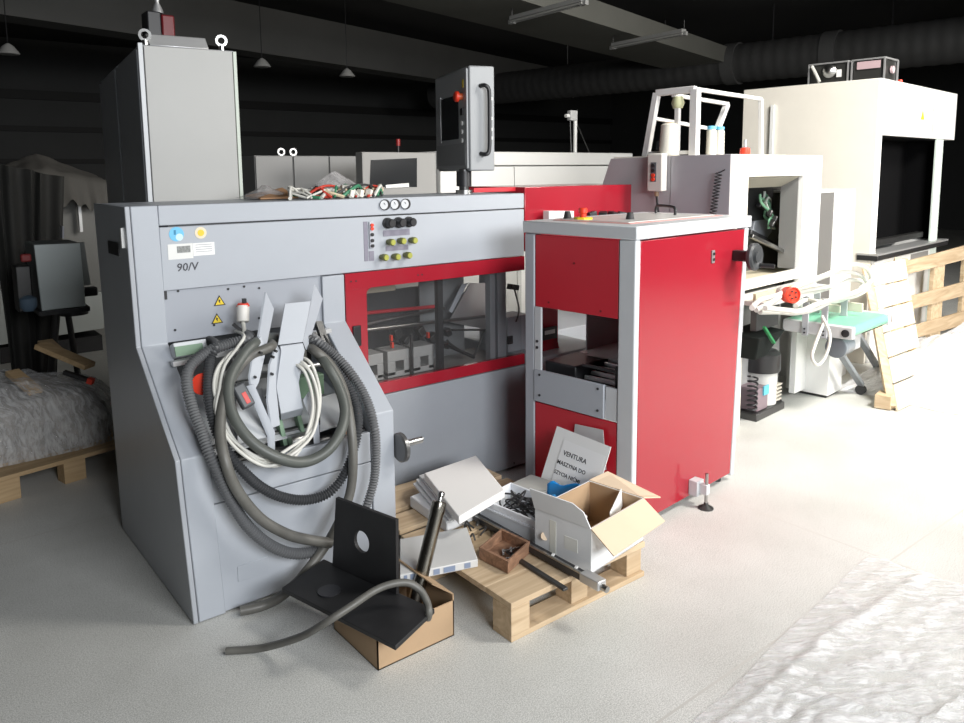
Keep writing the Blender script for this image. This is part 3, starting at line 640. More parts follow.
# ================================================================== HOSES AND CABLES
def hose(name, pts, r, m, label, cat, off=0.0, sink=True, corr=0.0, group=None, seg=12, pitch=.011, lead=None, tail=None):
    P=[at_hose(x,y,off) for x,y in pts]
    if lead: P=[Vector(p) for p in lead]+P
    if tail: P=P+[Vector(p) for p in tail]
    if sink and P[0].z>.8: P=[P[0]+Vector((.03,.16,-.01))]+P
    if sink and P[-1].z>.8: P=P+[P[-1]+Vector((-.03,.16,-.01))]
    mb=MB().tube(P, r, seg=seg, corr=corr, pitch=pitch)
    return single(name, mb, m, label, cat, group=group, smooth_a=60 if not corr else 80)
hose('corrugated_hose',[(250,338),(228,344),(207,352),(190,367),(187,385),(193,410),(201,430),(210,455),(220,477),(232,502),(247,525),(267,543),(290,553),(312,552),(326,543)],.0185,CORRL,
     'ribbed grey hose making the outermost loop down the left of the coil','hose',off=.02,corr=.17)
hose('corrugated_hose',[(216,346),(210,360),(208,385),(210,405),(216,430),(228,452),(243,471),(261,487),(282,497),(305,500),(327,494),(342,478),(352,455),(358,430),(357,408),(349,388),(335,368),(320,350),(308,338)],.0165,CORR,
     'dark ribbed hose looping inside the coil from the red connector round to the right','hose',off=.015,corr=.20)
hose('corrugated_hose',[(316,340),(335,355),(352,374),(366,398),(374,425),(376,452),(374,480),(367,505),(362,520)],.0165,CORRL,
     'ribbed grey hose hanging down the far right of the coil beside the sloping arm','hose',off=.03,corr=.20)
hose('rubber_hose',[(272,346),(250,356),(234,374),(224,398),(220,430),(225,460),(237,490),(260,518),(287,534),(310,540),(331,543)],.0195,HOSE,
     'smooth brown grey hose in the low loop ending behind the black plate','hose',off=.055)
hose('rubber_hose',[(254,344),(242,357),(229,382),(232,413),(251,441),(279,458),(304,462),(326,452),(340,433),(345,410),(338,385),(326,364)],.0205,HOSEG,
     'thick green grey hose in a full round loop at the middle of the coil','hose',off=.07,sink=False, lead=[at(286,338,Y=2.93),at(268,338,Y=2.87)], tail=[at(314,350,Y=2.84),at(300,342,Y=2.89),at(286,338,Y=2.93)])
hose('rubber_hose',[(314,350),(330,364),(343,388),(350,420),(353,455),(351,488),(342,515),(326,545),(303,575)],.0185,HOSE,
     'smooth grey hose hanging from the coil down to the floor in front of the machine','hose',off=.045,
     tail=[at(282,596,Z=.03)+Vector((0,-.0,0)), at(262,606,Z=.022), at(240,611,Z=.022)])
wg='strands of white cable looped in the coil'
for i,(dx,dy,o_) in enumerate(((0,0,.03),(5,-3,.04),(-4,4,.035),(3,4,.05))):
    pts=[(244,336),(237,348),(222,362),(217,385),(219,410),(231,436),(252,455),(272,462),(292,452),(309,432),(316,404),(312,378),(302,362)]
    pts=[(x+dx*(1 if k>1 else 0)*(-1 if 3<k<9 else 1)*.8,y+dy*(1 if k>1 else 0)) for k,(x,y) in enumerate(pts)]
    hose('white_cable',pts,.0065,WCABLE,'thin white cable looped three or four times inside the hose coil','cable',off=o_,group=wg,seg=8)
# plugs
pl=Thing('power_plug','white and red power plug hanging on the back plate above the coil','plug',tuple(at(243,318,Y=2.99)))
a0=at(243,306,Y=2.99); a1=at(243,322,Y=2.97); a2=at(244,334,Y=2.93)
pl.part('plug_body', MB(True).cyl(a0,a1,.026,.024), mat('plug_white',(0.70,0.68,0.64),.4), bevel=.003)
pl.part('plug_collar', MB(True).cyl(a0+Vector((0,.0,.012)),a0,.020,.027), ORED)
pl.part('cable_tail', MB(True).tube([a1,a2,at(238,346,Y=2.86),at_hose(237,350,.03)],.0085,seg=8), WCABLE)
pl.part('clamp', MB(True).bar(at(233,324,Y=2.97),at(242,331,Y=2.96),.014), BLACK)
pl.part('pin_cover', MB(True).box(a0.x+.0,a0.y-.01,a0.z+.008,a0.x+.012,a0.y+.01,a0.z+.03), BLACK)
rc=Thing('red_connector','large round red industrial connector half hidden behind the left hoses','connector',tuple(at_hose(203,385,-.06)))
c=at_hose(203,384,-.03)
rc.part('socket', MB(True).lathe(c,(-.5,-1,.3),[(.036,-.05),(.038,0),(.040,.008),(.030,.01)]), ORED)
rc.part('sleeve', MB(True).cyl(c+Vector((.02,.045,-.015)),c+Vector((.035,.09,-.04)),.034,.026), mat('plug_white',(0.70,0.68,0.64),.4))
q=at_hose(243,396,.03)
rk=Thing('hand_control','small grey hand control with a red rocker inside the coil','hand control',tuple(q))
rk.part('housing', MB(True).obox(q,(.05,.035,.095),(R(-25),R(-18),0)), mat('dark_grey_plastic',(0.07,0.075,0.08),.4), bevel=.008)
rk.part('rocker', MB(True).obox(q+Vector((.004,-.019,-.003)),(.018,.006,.045),(R(-25),R(-18),0)), mat('rocker_red',(0.62,0.06,0.05),.4), bevel=.002)
q=at_hose(234,312,-.25)
# hose on the floor, arching over the plate into the box
P=[at(226,651,Z=.013),at(262,648,Z=.02),at(300,637,Z=.10),at(325,623,Z=.18),at(350,607,Z=.215),at(374,591,Z=.235),at(392,584,Z=.245),at(408,583,Z=.24),at(420,590,Z=.215),at(427,602,Z=.185),at(429,612,Z=.163),at(428,618,Z=.13)]
single('rubber_hose', MB().tube(P,.0125,seg=12), HOSE, 'thin grey hose lying across the floor and arching over the black plate', 'hose', smooth_a=60)

# ================================================================== CARTON WITH BLACK PLATES
bx=Thing('cardboard_box','open brown cardboard box on the floor holding the black plates','box',(1.167,2.02,0))
w,d,h,t=.308,.30,.15,.004
bx.part('box_shell', MB().box(0,0,0,w,t,h-.02).box(0,d-t,0,w,d,h).box(0,0,0,t,d,h-.02).box(w-t,0,0,w,d,h).box(0,0,0,w,d,t), CARD)
bx.part('box_flap', MB().sheet([(w,.0,h),(w,d,h),(w-.05,d,h+.03),(w-.05,.06,h+.03)],.004), CARD)
# black angle plate
Lp=Vector((1.03,2.44,.152)); Np=Vector((1.162,1.90,.150)); Rp=Vector((1.37,1.985,.154)); Bp=Lp+(Rp-Np)
ap=Thing('angle_plate','black steel angle plate with a round hole, lying across the open cardboard box','metal plate',(Lp.x+.1,Lp.y-.2,.15))
ap.part('base_plate', MB(True).sheet([Lp,Np,Rp,Bp],-.016), BPLATE, bevel=.002)
dl=(Np-Lp).normalized(); ds=(Rp-Np).normalized(); up=Vector((0,0,1))
# raised flange running along the plate
ap.part('round_pad', MB(True).cyl(Lp.lerp(Np,.30)+ds*.085+up*.0,Lp.lerp(Np,.30)+ds*.085+up*.004,.040,seg=28), mat('pad_dark',(0.03,0.03,0.035),.4))
# upright plate with a hole
V0=Lp.lerp(Np,.12)+ds*.222+up*.002; V1=Lp.lerp(Np,.71)+ds*.222+up*.002
ex=(V1-V0); lean=(ds*.03+up).normalized()
hgt=.268; W=ex.length; exn=ex.normalized()
n_=48; cxh,czh,rh=W*.46,hgt*.52,.040
def rectpt(tt):
    ca,sa_=math.cos(tt),math.sin(tt)
    s_=min((W-cxh if ca>0 else cxh)/max(abs(ca),1e-6),(hgt-czh if sa_>0 else czh)/max(abs(sa_),1e-6))
    return cxh+ca*s_, czh+sa_*s_
corners=[math.atan2(b_-czh,a_-cxh)%(2*math.pi) for a_,b_ in ((0,0),(W,0),(W,hgt),(0,hgt))]
angs=sorted(set([2*math.pi*i/n_ for i in range(n_)]+corners)); n_=len(angs)
nrm=exn.cross(lean).normalized()
vp=MB(True)
def P3(a_,b_,o_): 
    a2=a_+.025*(b_/hgt)*(1-a_/W)
    return V0+exn*a2+lean*b_+nrm*o_
vs=[]
for o_ in (0,.014):
    vs+=[P3(*rectpt(t_),o_) for t_ in angs]; vs+=[P3(cxh+rh*math.cos(t_),czh+rh*math.sin(t_),o_) for t_ in angs]
fs=[]
for i in range(n_):
    j=(i+1)%n_
    fs+=[(i,j,n_+j,n_+i),(2*n_+i,2*n_+j,3*n_+j,3*n_+i),(i,j,2*n_+j,2*n_+i),(n_+i,n_+j,3*n_+j,3*n_+i)]
vp.add(vs,fs)
ap.part('upright_plate', vp, BPLATE)
# cylinder rod leaning out of the box
c0=Vector((1.385,2.155,.035)); c1=at(440,500,Y=2.235)
dv=(c1-c0).normalized(); Lc=(c1-c0).length
cr=Thing('steel_roller','worn steel cylinder with a narrow journal leaning out of the cardboard box','steel roller',tuple(c0))
cr.part('barrel', MB(True).lathe(c0,dv,[(.024,0),(.026,.01),(.026,Lc-.05),(.028,Lc-.045),(.028,Lc-.01),(.024,Lc-.005)],seg=28), mat('worn_steel',(0.34,0.32,0.28),.25,metal=1,dirt=.5,dirt_scale=12))
cr.part('journal', MB(True).lathe(c0,dv,[(.010,Lc-.006),(.010,Lc+.012),(.013,Lc+.016),(.013,Lc+.026),(.007,Lc+.032)],seg=16), STEEL)

# ================================================================== PALLET AND WHAT IS ON IT
def pallet(label, loc, rz, L=1.2, W=.8, tilt=None, wx=None, group=None):
    t=Thing('wooden_pallet',label,'pallet',loc,rz,group)
    wd=wx or WOODY
    n=5; bw=[.145,.1,.145,.1,.145]; gap=(W-sum(bw))/4; x=0
    for k in range(n):
        t.part('deck_board', MB().box(x,0,.122,x+bw[k],L,.144), wd, bevel=.002); x+=bw[k]+gap
    for y in (0,L/2-.07,L-.14): t.part('stringer_board', MB().box(0,y,.100,W,y+.14,.122), wd, bevel=.002)
    for x in (0,W/2-.05,W-.1):
        t.part('bottom_board', MB().box(x,0,0,x+.1,L,.022), wd, bevel=.002)
        for y in (0,L/2-.07,L-.14): t.part('block', MB().box(x,y,.022,x+.1,y+.14,.100), WOODX, bevel=.002)
    if tilt: t.o.rotation_euler=tilt
    return t
p1=Thing('wooden_pallet','wooden pallet in front of the long machine, loaded with boxes and tools','pallet',(1.6,1.86,0))
PW,PL=.80,1.12
p1.part('deck_board', MB().box(0,.0,.122,PW-.10,.14,.144), WOODX, bevel=.002)
p1.part('deck_board', MB().box(0,.1405,.122,PW-.10,.31,.144), WOODX, bevel=.002)
p1.part('deck_board', MB().box(0.0,.311,.122,PW-.10,.47,.144), WOODX, bevel=.002)
p1.part('deck_board', MB().box(-.02,.50,.122,PW-.10,.66,.144), WOODX, bevel=.002)
p1.part('deck_board', MB().box(0.0,.70,.122,PW-.10,.84,.144), WOODX, bevel=.002)
p1.part('deck_board', MB().box(0.0,.88,.122,PW-.10,1.10,.144), WOODX, bevel=.002)
for y in (0,.50,1.0):
    if y: p1.part('stringer_board', MB().box(0,y,.104,PW-.10,y+.10,.122), WOODX, bevel=.002)
    p1.part('bottom_board', MB().box(0,y,0,PW-.10,y+.10,.020), WOODX, bevel=.002)
    for x in (0,.305,.61): p1.part('block', MB().box(x,y+(.0 if x==0 else .015),.020,x+.085,y+.10,.104 if y else .122), WOODX, bevel=.002)

def corner3(o, u, v, h):
    o=Vector(o);u=Vector(u);v=Vector(v);h=Vector(h)
    return [o,o+u,o+u+v,o+v],[o+h,o+u+h,o+u+v+h,o+v+h]
# white boxes stack
wgp='white boxes piled on the pallet by the machine'
def quadbox(pts,z0_,z1_,dz=0):
    return MB().hexa([(p.x,p.y,z0_) for p in pts],[(p.x,p.y,z1_) for p in pts])
base=[at(447,533,Z=.146),at(486,515,Z=.146),at(478,470,Z=.146),at(410,507,Z=.146)]
base[2]=base[1]+(base[3]-base[0])
single('white_box', quadbox(base,.146,.196), CARDW, 'lowest white box of the pile, on the pallet beside the machine', 'box', group=wgp, bevel=.006)
for k in range(3):
    z0_=.198+.013*k
    q_=[at(*p,Z=z0_) for p in ((446+3*k,524-3*k),(492,503),(470,462),(413+3*k,485-4*k))]
    single('white_sheet', quadbox(q_,z0_,z0_+.009), mat('foam_white',(0.70,0.71,0.72),.6), 'thin white foam sheet pressed between the lowest and topmost white boxes', 'sheet', group='white foam sheets in the pile on the pallet', bevel=.002)
top_=[at(459,517,Z=.272),at(505,490,Z=.272),at(476,455,Z=.272),at(424,473,Z=.272)]
single('white_box', quadbox(top_,.237,.272), mat('bright_card',(0.80,0.79,0.77),.6,dirt=.05), 'topmost white box of the pile, with a large plain lid', 'box', group=wgp, bevel=.005)
# flat printed box with blue marks on edge
c_=[at(400,583,Z=.145),at(478,567,Z=.145),at(467,534,Z=.145),at(400,546,Z=.145)]
fb=Thing('flat_box','flat grey-white box with blue print along its edge, overhanging the pallet','box',tuple(c_[0]))
fb.part('box_body', MB(True).hexa(c_,[p+Vector((0,0,.030)) for p in c_]), mat('greyish_card',(0.60,0.60,0.59),.6), bevel=.003)
e0,e1=c_[0],c_[1]; nn=(e1-e0).cross(Vector((0,0,1))).normalized()
for a_,b_ in ((.05,.09),(.13,.25),(.42,.5),(.55,.7),(.82,.9)):
    fb.part('blue_print', MB(True).hexa(*[[e0.lerp(e1,a_)+nn*.0005+Vector((0,0,z)),e0.lerp(e1,b_)+nn*.0005+Vector((0,0,z)),e0.lerp(e1,b_)+nn*.0015+Vector((0,0,z)),e0.lerp(e1,a_)+nn*.0015+Vector((0,0,z))] for z in (.005,.025)]), mat('print_blue',(0.22,0.27,0.38),.5))
# white tray
tr=Thing('plastic_tray','white plastic tray full of black wires and small tools, between the boxes on the pallet','tray',(1.945,2.085,.145),0)
ux=Vector((.21,.045,0)); vy=Vector((-.035,.335,0)); hz=.10; th=.010
def trp(a_,b_,z): return ux*a_+vy*b_+Vector((0,0,z))
def tbox(a0,b0,a1,b1,z0_,z1_): return [trp(a0,b0,z0_),trp(a1,b0,z0_),trp(a1,b1,z0_),trp(a0,b1,z0_)],[trp(a0,b0,z1_),trp(a1,b0,z1_),trp(a1,b1,z1_),trp(a0,b1,z1_)]
m_=MB()
m_.hexa(*tbox(0,0,1,.03,0,hz));m_.hexa(*tbox(0,.97,1,1,0,hz));m_.hexa(*tbox(0,.03,.05,.97,0,hz));m_.hexa(*tbox(.95,.03,1,.97,0,hz));m_.hexa(*tbox(0.05,.03,.95,.97,0,.006))
tr.part('tray_shell', m_, mat('tray_white',(0.74,0.76,0.80),.35), bevel=.003)
tr.part('tray_rim', MB().hexa(*tbox(-.03,-.02,.05,1.02,hz-.035,hz-.028)).hexa(*tbox(-.03,-.02,1.02,.02,hz-.035,hz-.028)), mat('tray_white',(0.74,0.76,0.80),.35))
random.seed(5)
for k in range(8):
    P=[Vector((1.945,2.085,.145))+trp(random.uniform(.15,.85),random.uniform(.12,.82),random.uniform(.04,.115)) for _ in range(6)]
    single('wire_bundle', MB().tube(P,random.uniform(.003,.006),seg=6,res=6), BLACK if k%3 else DSTEEL, 'tangled black wire lying in the white plastic tray','wire',group='black wires in the white tray')
P0=Vector((1.945,2.085,.145))+trp(.78,.12,.09)
single('blue_rag', MB().grid(lambda a_,b_: P0+Vector((.07*a_-.02,.09*b_-.02,.03*noise.noise(Vector((a_*4,b_*4,3)))+.015)),8,8), mat('blue_cloth',(0.03,0.30,0.70),.6), 'small piece of blue film lying in the white tray', 'film', solid=.003)
# black bits on pallet between
random.seed(9)
for k in range(7):
    q=at(470+random.uniform(-6,16),528+random.uniform(-8,14),Z=.155)
    P=[q,q+Vector((random.uniform(-.03,.03),random.uniform(-.04,.04),.018)),q+Vector((random.uniform(-.05,.05),random.uniform(-.05,.05),.0))]
    single('hex_key', MB().tube(P,.004,seg=6,res=4), DSTEEL, 'small dark tool in the heap beside the wooden box on the pallet','tool',group='dark tools heaped on the pallet')
# rails
ra=at(486,520,Z=.17); rbb=at(596,588,Z=.165)
rl=Thing('guide_rail','black and steel guide rail lying diagonally across the pallet beside the carton','rail',tuple((ra+rbb)/2-Vector((0,0,.02))))
ra=Vector((1.893,2.42,.165)); rbb=Vector((1.893,1.735,.165))
rl.part('rail_body', MB(True).bar(ra,rbb,.034,.026), mat('rail_black',(0.05,0.05,0.055),.35,metal=.4), bevel=.003)
rl.part('rail_face', MB(True).bar(ra+Vector((-.012,0,.016)),rbb+Vector((-.012,0.02,.016)),.010,.006), STEEL)
rl.part('end_block', MB(True).bar(rbb+Vector((0,.07,.004)),rbb+Vector((0,-.02,.004)),.042,.034), ALU, bevel=.003)
rl.part('end_pin', MB(True).cyl(rbb+Vector((0,-.02,0)),rbb+Vector((0.0,-.045,-.002)),.012), STEEL)
single('steel_bar', MB().bar((1.815,2.15,.150),(1.80,1.80,.150),.022,.010), DSTEEL, 'thin dark steel bar on the pallet boards left of the guide rail', 'bar', bevel=.002)
for q in (Vector((1.893,1.96,.184)),Vector((1.893,1.84,.184))):
    single('plastic_clip', MB().obox(q,(.016,.012,.006),(0,0,.5)), WHITE, 'tiny white clip sitting on the guide rail', 'clip', group='white clips on the guide rail', bevel=.002)
# old wooden box
Wn=at(508,574,Z=.146);Wl=at(479,559,Z=.146);Wr=at(530,553,Z=.146)
wa=(Wr-Wn);wa.z=0;wb_=(Wl-Wn);wb_.z=0
wbx=Thing('wooden_box','small worn open wooden box with metal scraps inside, at the middle of the pallet','box',tuple(Wn),0)
def wq(a_,b_,z): return wa*a_+wb_*b_+Vector((0,0,z))
def wbox(a0,b0,a1,b1,z0_,z1_): return [wq(a0,b0,z0_),wq(a1,b0,z0_),wq(a1,b1,z0_),wq(a0,b1,z0_)],[wq(a0,b0,z1_),wq(a1,b0,z1_),wq(a1,b1,z1_),wq(a0,b1,z1_)]
hh=.048
wbx.part('box_shell', MB().hexa(*wbox(0,0,1,.06,0,hh)).hexa(*wbox(0,.94,1,1,0,hh)).hexa(*wbox(0,.06,.07,.94,0,hh)).hexa(*wbox(.93,.06,1,.94,0,hh)).hexa(*wbox(.07,.06,.93,.94,0,.008)), WOODO, bevel=.0015)
for k in range(5):
    q=Wn+Vector((0,0,.014))+wq(.3+.1*k,.35+.12*(k%3),0)
    single('metal_scrap', MB().bar(q,q+Vector((.04-.02*(k%2),.025*(1 if k%2 else -1),.006)),.008,.004), STEEL, 'small bright metal scrap inside the worn wooden box', 'metal scrap', group='metal scraps in the wooden box')
# carton with flaps
ct=Thing('cardboard_box','white-sided open carton with spread flaps on the near right corner of the pallet','box',(1.950,1.822,.145),R(8))
cw_,cd_,chh,t=.355,.262,.175,.004
ct.part('box_shell', MB().box(0,0,0,cw_,t,chh).box(0,cd_-t,0,cw_,cd_,chh).box(0,t,0,t,cd_-t,chh).box(cw_-t,t,0,cw_,cd_-t,chh).box(0,0,0,cw_,cd_,t), CARDW)
ct.part('inner_lining', MB().box(t,cd_-2*t,t,cw_-t,cd_-t,chh-.001).box(cw_-2*t,t,t,cw_-t,cd_-t,chh-.001).box(t,t,t,2*t,cd_-t,chh-.001).box(t,t,t,cw_-t,2*t,chh-.001).box(t,t,t,cw_-t,cd_-t,2*t), CARD)
def flp(name,pts,m,label=None):
    loc=[ct.L(p) for p in pts]
    return ct.part(name, MB().sheet(loc,.004), m, label=label)
nlc=ct.m@Vector((0,0,chh)); nrc=ct.m@Vector((cw_,0,chh)); flc=ct.m@Vector((0,cd_,chh)); frc=ct.m@Vector((cw_,cd_,chh))
flp('box_flap',[flc,nlc,at(584,512,X=nlc.x-.02),at(573,503,X=nlc.x-.025),at(530,488,X=flc.x-.02)],CARDW,'white flap standing up at the left')
fv=at(614,556,Y=nlc.y-.12)-nlc
flp('box_flap',[nlc,nrc,nrc+fv*.95,nlc+fv],CARDL,'pale flap folded outward at the front')
flp('box_flap',[frc,nrc,nrc+Vector((.09,-.01,-.02)),frc+Vector((.09,-.02,.02))],CARDL)
single('paper_leaflet', MB().sheet([ct.m@Vector((.16,.03,.10)),ct.m@Vector((.34,.09,.12)),ct.m@Vector((.345,.10,.19)),ct.m@Vector((.17,.035,.17))],.002), PAPER, 'white leaflet standing inside the white-sided carton, near its front flap','paper')
ct.part('tape', MB(True).cyl(at(545,536,X=1.92),at(545,536,X=1.94),.016), CARDL)
jr=ct.m@Vector((.13,.14,.10)); single('small_jar', MB().lathe(ct.m@Vector((.13,.13,.008)),(0,0,1),[(.02,0),(.02,.10),(.014,.115),(.016,.13)]), WHITE, 'small white bottle standing inside the white-sided carton', 'bottle')
# printed stickers on the carton's white side
ct.part('faint_print', MB().box(.0-.001,.06,.06,0,.12,.11), mat('faint_yellow',(0.70,0.70,0.66),.6))
ct.part('faint_print', MB().box(-.001,.16,.02,0,.19,.15), mat('faint_yellow2',(0.70,0.70,0.64),.6))
# grey box behind with blue film
g0=at(497,487,Z=.20); 
single('grey_box', MB().hexa(*corner3((2.13,2.33,.145),(.20,.03,0),(-.03,.17,0),(0,0,.07))), mat('grey_card',(0.36,0.36,0.34),.7), 'low grey box behind the white tray, against the red cabinet', 'box', bevel=.004)
bq=at(562,497,X=2.26)
single('blue_bag', MB().grid(lambda a_,b_: bq+Vector((.07*a_-.03,-.13*a_+.06,.08*b_-.03+.02*a_+.02*noise.noise(Vector((a_*3,b_*3,9))))),10,8), mat('blue_bag',(0.01,0.22,0.58),.35), 'bright blue plastic bag behind the carton, below the sign sheet', 'bag', solid=.004)
# sign sheet
S0=at(536,494,X=2.30); S1=at(557,426,X=2.42); S2=at(611,447,X=2.445); S3=S0+(S2-S1)
sg=Thing('paper_sign','white paper sheet in a clear sleeve with handwritten capitals, leaning on the red cabinet','sign',tuple(S0))
sx=(S3-S0).normalized(); sy=(S1-S0); sn=sx.cross(sy).normalized()
if sn.dot(CO-S0)<0: sn=-sn
sg.part('backing_card', MB(True).poly([S0,S3,S2,S1],-sn*.003), PAPER)
Ws=(S3-S0).length; Hs=sy.length; syn=sy.normalized()
Q=lambda a_,b_,o_=0.002: S0+(S3-S0)*a_+sy*b_+sn*o_
sg.part('paper_sheet', MB(True).poly([Q(.2,.03),Q(.96,.03),Q(.96,.86),Q(.2,.86)],sn*.0005), mat('bright_paper',(0.86,0.86,0.85),.6))
for i,(tx,yy) in enumerate((('VENTURA',.66),('MASZYNA DO',.52),('SZYCIA NI\u0106MI',.38))):
    sc=[.030,.0255,.0235][i]
    p=Q(.26 if i==0 else .2,yy,.003)
    sg.part('lettering', text_mesh(tx, sc, frameM(p, (S3-S0), sy), depth=.0003, bold=.0003), INK)
for yy in (.25,.21): sg.part('printed_line', MB(True).poly([Q(.28,yy,.003),Q(.66,yy,.003),Q(.66,yy+.012,.003),Q(.28,yy+.012,.003)],sn*.0003), mat('faint_print',(0.42,0.42,0.45),.6))
k0=Vector((.03,.02,-.005))
single('paper_sheet', MB().poly([at(575,424,X=2.47),at(603,430,X=2.475),at(606,470,X=2.46),at(570,470,X=2.46)],(.002,0,0)), mat('grey_paper',(0.60,0.60,0.60),.6), 'plain sheet peeking out behind the handwritten sign', 'sheet')
single('paper_sheet', MB().poly([at(596,484,X=2.44),at(606,482,X=2.44),at(605,515,X=2.42),at(594,515,X=2.42)],(.002,0,0)), PAPER, 'narrow white sheet standing between the carton and the grey corner post', 'sheet')

# ================================================================== HEAP OF CABLES ON THE MACHINE TOP
random.seed(21)
cols=[WCABLE,WCABLE,mat('red_wire',(0.55,0.05,0.03),.5),mat('green_wire',(0.05,0.22,0.12),.5),WCABLE,mat('dark_wire',(0.05,0.05,0.05),.5),mat('beige_wire',(0.62,0.52,0.36),.5)]
for k in range(36):
    x0=random.uniform(292,372); 
    P=[]
    xx=x0
    for j in range(5):
        xx=min(378,max(288,xx+random.uniform(-22,22)))
        b=at(xx,193,Y=3.14+.05*j); P.append(Vector((b.x,3.12+.05*j+random.uniform(-.02,.02),ZT+.008+random.uniform(0,.05)*(0 if j in (0,4) else 1))))
    single('loose_cable', MB().tube(P,random.choice((.005,.006,.008)),seg=6,res=5), cols[k%7], 'loose cable in the tangled heap on the long machine lid','cable',group='tangled cables on the long machine lid')
for k in range(3):
    q=at(352+9*k,188,Y=3.12)
    single('cable_connector', MB().obox((q.x,3.13,ZT+.022),(.022,.03,.034),(.1,.2,.3*k)), WHITEP, 'cream connector block at the right end of the cable heap','connector',group='cream connector blocks in the cable heap', bevel=.003)
cx_=at(262,192,Y=3.30)
single('cardboard_sheet', MB().sheet([(cx_.x-.03,3.25,ZT+.004),(cx_.x+.15,3.25,ZT+.004),(cx_.x+.15,3.42,ZT+.045),(cx_.x-.03,3.42,ZT+.012)],.006), mat('brown_card',(0.34,0.19,0.10),.7), 'brown cardboard offcut lying on the long machine lid beside the tall cabinet','cardboard')
def bagfn(cx0,yy0,wd,hg,sd):
    def f(a_,b_):
        r_=max(0,1-(abs(a_-.55)*2)**1.2)*max(0,1-abs(b_-.5)*2)
        return Vector((cx0+wd*(a_-.5), yy0+.24*(b_-.5), ZT+.006+hg*r_+.03*max(0,r_)*noise.noise(Vector((a_*5+sd,b_*5,2)))))
    return f
cc=at(332,180,Y=3.36)
single('plastic_bag', MB().grid(bagfn(cc.x,3.36,.42,.11,1),24,16), FILMG, 'crumpled clear plastic bag rising behind the cable heap','plastic bag')
cc=at(262,185,Y=3.40)
single('plastic_bag', MB().grid(bagfn(cc.x,3.38,.26,.06,5),18,12), FILMG, 'flattened dusty plastic bag next to the tall cabinet, on the machine lid','plastic bag')

# ================================================================== THIRD MACHINE (grey side, white front)
M3 = Thing('folding_machine','grey and white machine with an open front bay, to the right of the red cabinet','machine',(4.892,2.739,0),RA)
def a3(x,y,b): 
    """photo point on the plane b behind the machine's front"""
    n=Vector((-math.sin(RA),math.cos(RA),0)); p0=Vector((4.892,2.739,0))+n*b; r=ray(x,y); t=((p0-CO).dot(n))/r.dot(n); return M3.L(CO+r*t)
GP=mat('grey_purple_paint',(0.36,0.35,0.38),.45,dirt=.08)
m=MB()
xs=-.914
M3.part('side_wall', MB().box(xs,.0,.0,xs+.02,.40,1.69), GP, bevel=.003)
M3.part('side_wall', MB().poly([(xs+.004,.403,.0),(xs+.004,.95,.0),(xs+.004,.95,1.45),(xs+.004,.86,1.68),(xs+.004,.403,1.69)],(.016,0,0)), mat('grey_lilac_paint',(0.42,0.41,0.43),.45,dirt=.08), bevel=.003)
M3.part('top_plate', MB().box(xs+.01,.01,1.672,.37,.84,1.690), WHITEP, bevel=.003)
M3.part('front_strip', MB().box(xs+.002,-.004,.0,-.695,.03,1.69), WHITEP, bevel=.003)
M3.part('header', MB().box(-.693,-.004,1.556,.088,.03,1.69), WHITEP, bevel=.003)
col_=M3.part('column', MB().box(.09,-.004,.04,.372,.04,1.69), WHITE, bevel=.004)
M3.part('sill', MB().box(-.693,-.004,.86,.088,.04,.92), WHITEP, bevel=.003)
M3.part('second_bay', MB().box(.376,.006,.0,.632,.03,1.43), mat('mid_grey_panel',(0.13,0.125,0.12),.5))
M3.part('second_front', MB().box(.634,.0,.0,1.024,.5,1.442).box(.374,.0,1.43,1.024,.5,1.445), WHITE, bevel=.003)
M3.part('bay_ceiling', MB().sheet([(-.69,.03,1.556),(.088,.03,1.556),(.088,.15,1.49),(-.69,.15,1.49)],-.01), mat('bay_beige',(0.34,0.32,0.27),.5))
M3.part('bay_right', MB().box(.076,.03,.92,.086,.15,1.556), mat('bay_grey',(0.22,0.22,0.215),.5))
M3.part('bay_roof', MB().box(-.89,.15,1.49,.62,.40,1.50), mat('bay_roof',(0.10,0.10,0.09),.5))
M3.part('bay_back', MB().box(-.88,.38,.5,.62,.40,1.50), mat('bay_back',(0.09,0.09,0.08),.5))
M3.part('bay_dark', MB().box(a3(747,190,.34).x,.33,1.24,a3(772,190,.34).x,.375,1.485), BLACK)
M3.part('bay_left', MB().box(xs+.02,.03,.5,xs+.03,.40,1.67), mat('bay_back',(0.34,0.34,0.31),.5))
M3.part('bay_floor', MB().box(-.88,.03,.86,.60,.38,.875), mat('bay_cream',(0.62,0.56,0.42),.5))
M3.part('casting', MB().poly([a3(752,235,.35),a3(757,212,.35),a3(768,204,.35),a3(774,214,.35),a3(772,232,.35),a3(766,240,.35)],(0,.04,0)), mat('casting_grey',(0.40,0.42,0.46),.4), bevel=.006)
M3.part('black_arm', MB().bar(a3(758,205,.3),a3(770,210,.3),.04,.03), BLACK, bevel=.008)
M3.part('black_arm', MB().bar(a3(748,232,.3),a3(770,243,.3),.05,.04), BLACK, bevel=.008)
M3.part('chrome_bar', MB().bar(a3(751,236,.12),a3(797,258,.12),.03,.025), STEEL, bevel=.003)
M3.part('chrome_bar', MB().bar(a3(783,258,.12),a3(794,266,.12),.045,.03), ALU, bevel=.003)
M3.part('vertical_rod', MB().cyl(a3(782,195,.3),a3(783,286,.3),.008), DSTEEL)
M3.part('vertical_plate', MB().bar(a3(781,255,.34),a3(782,285,.34),.03,.02), mat('brown_plate',(0.28,0.22,0.14),.5))
random.seed(4)
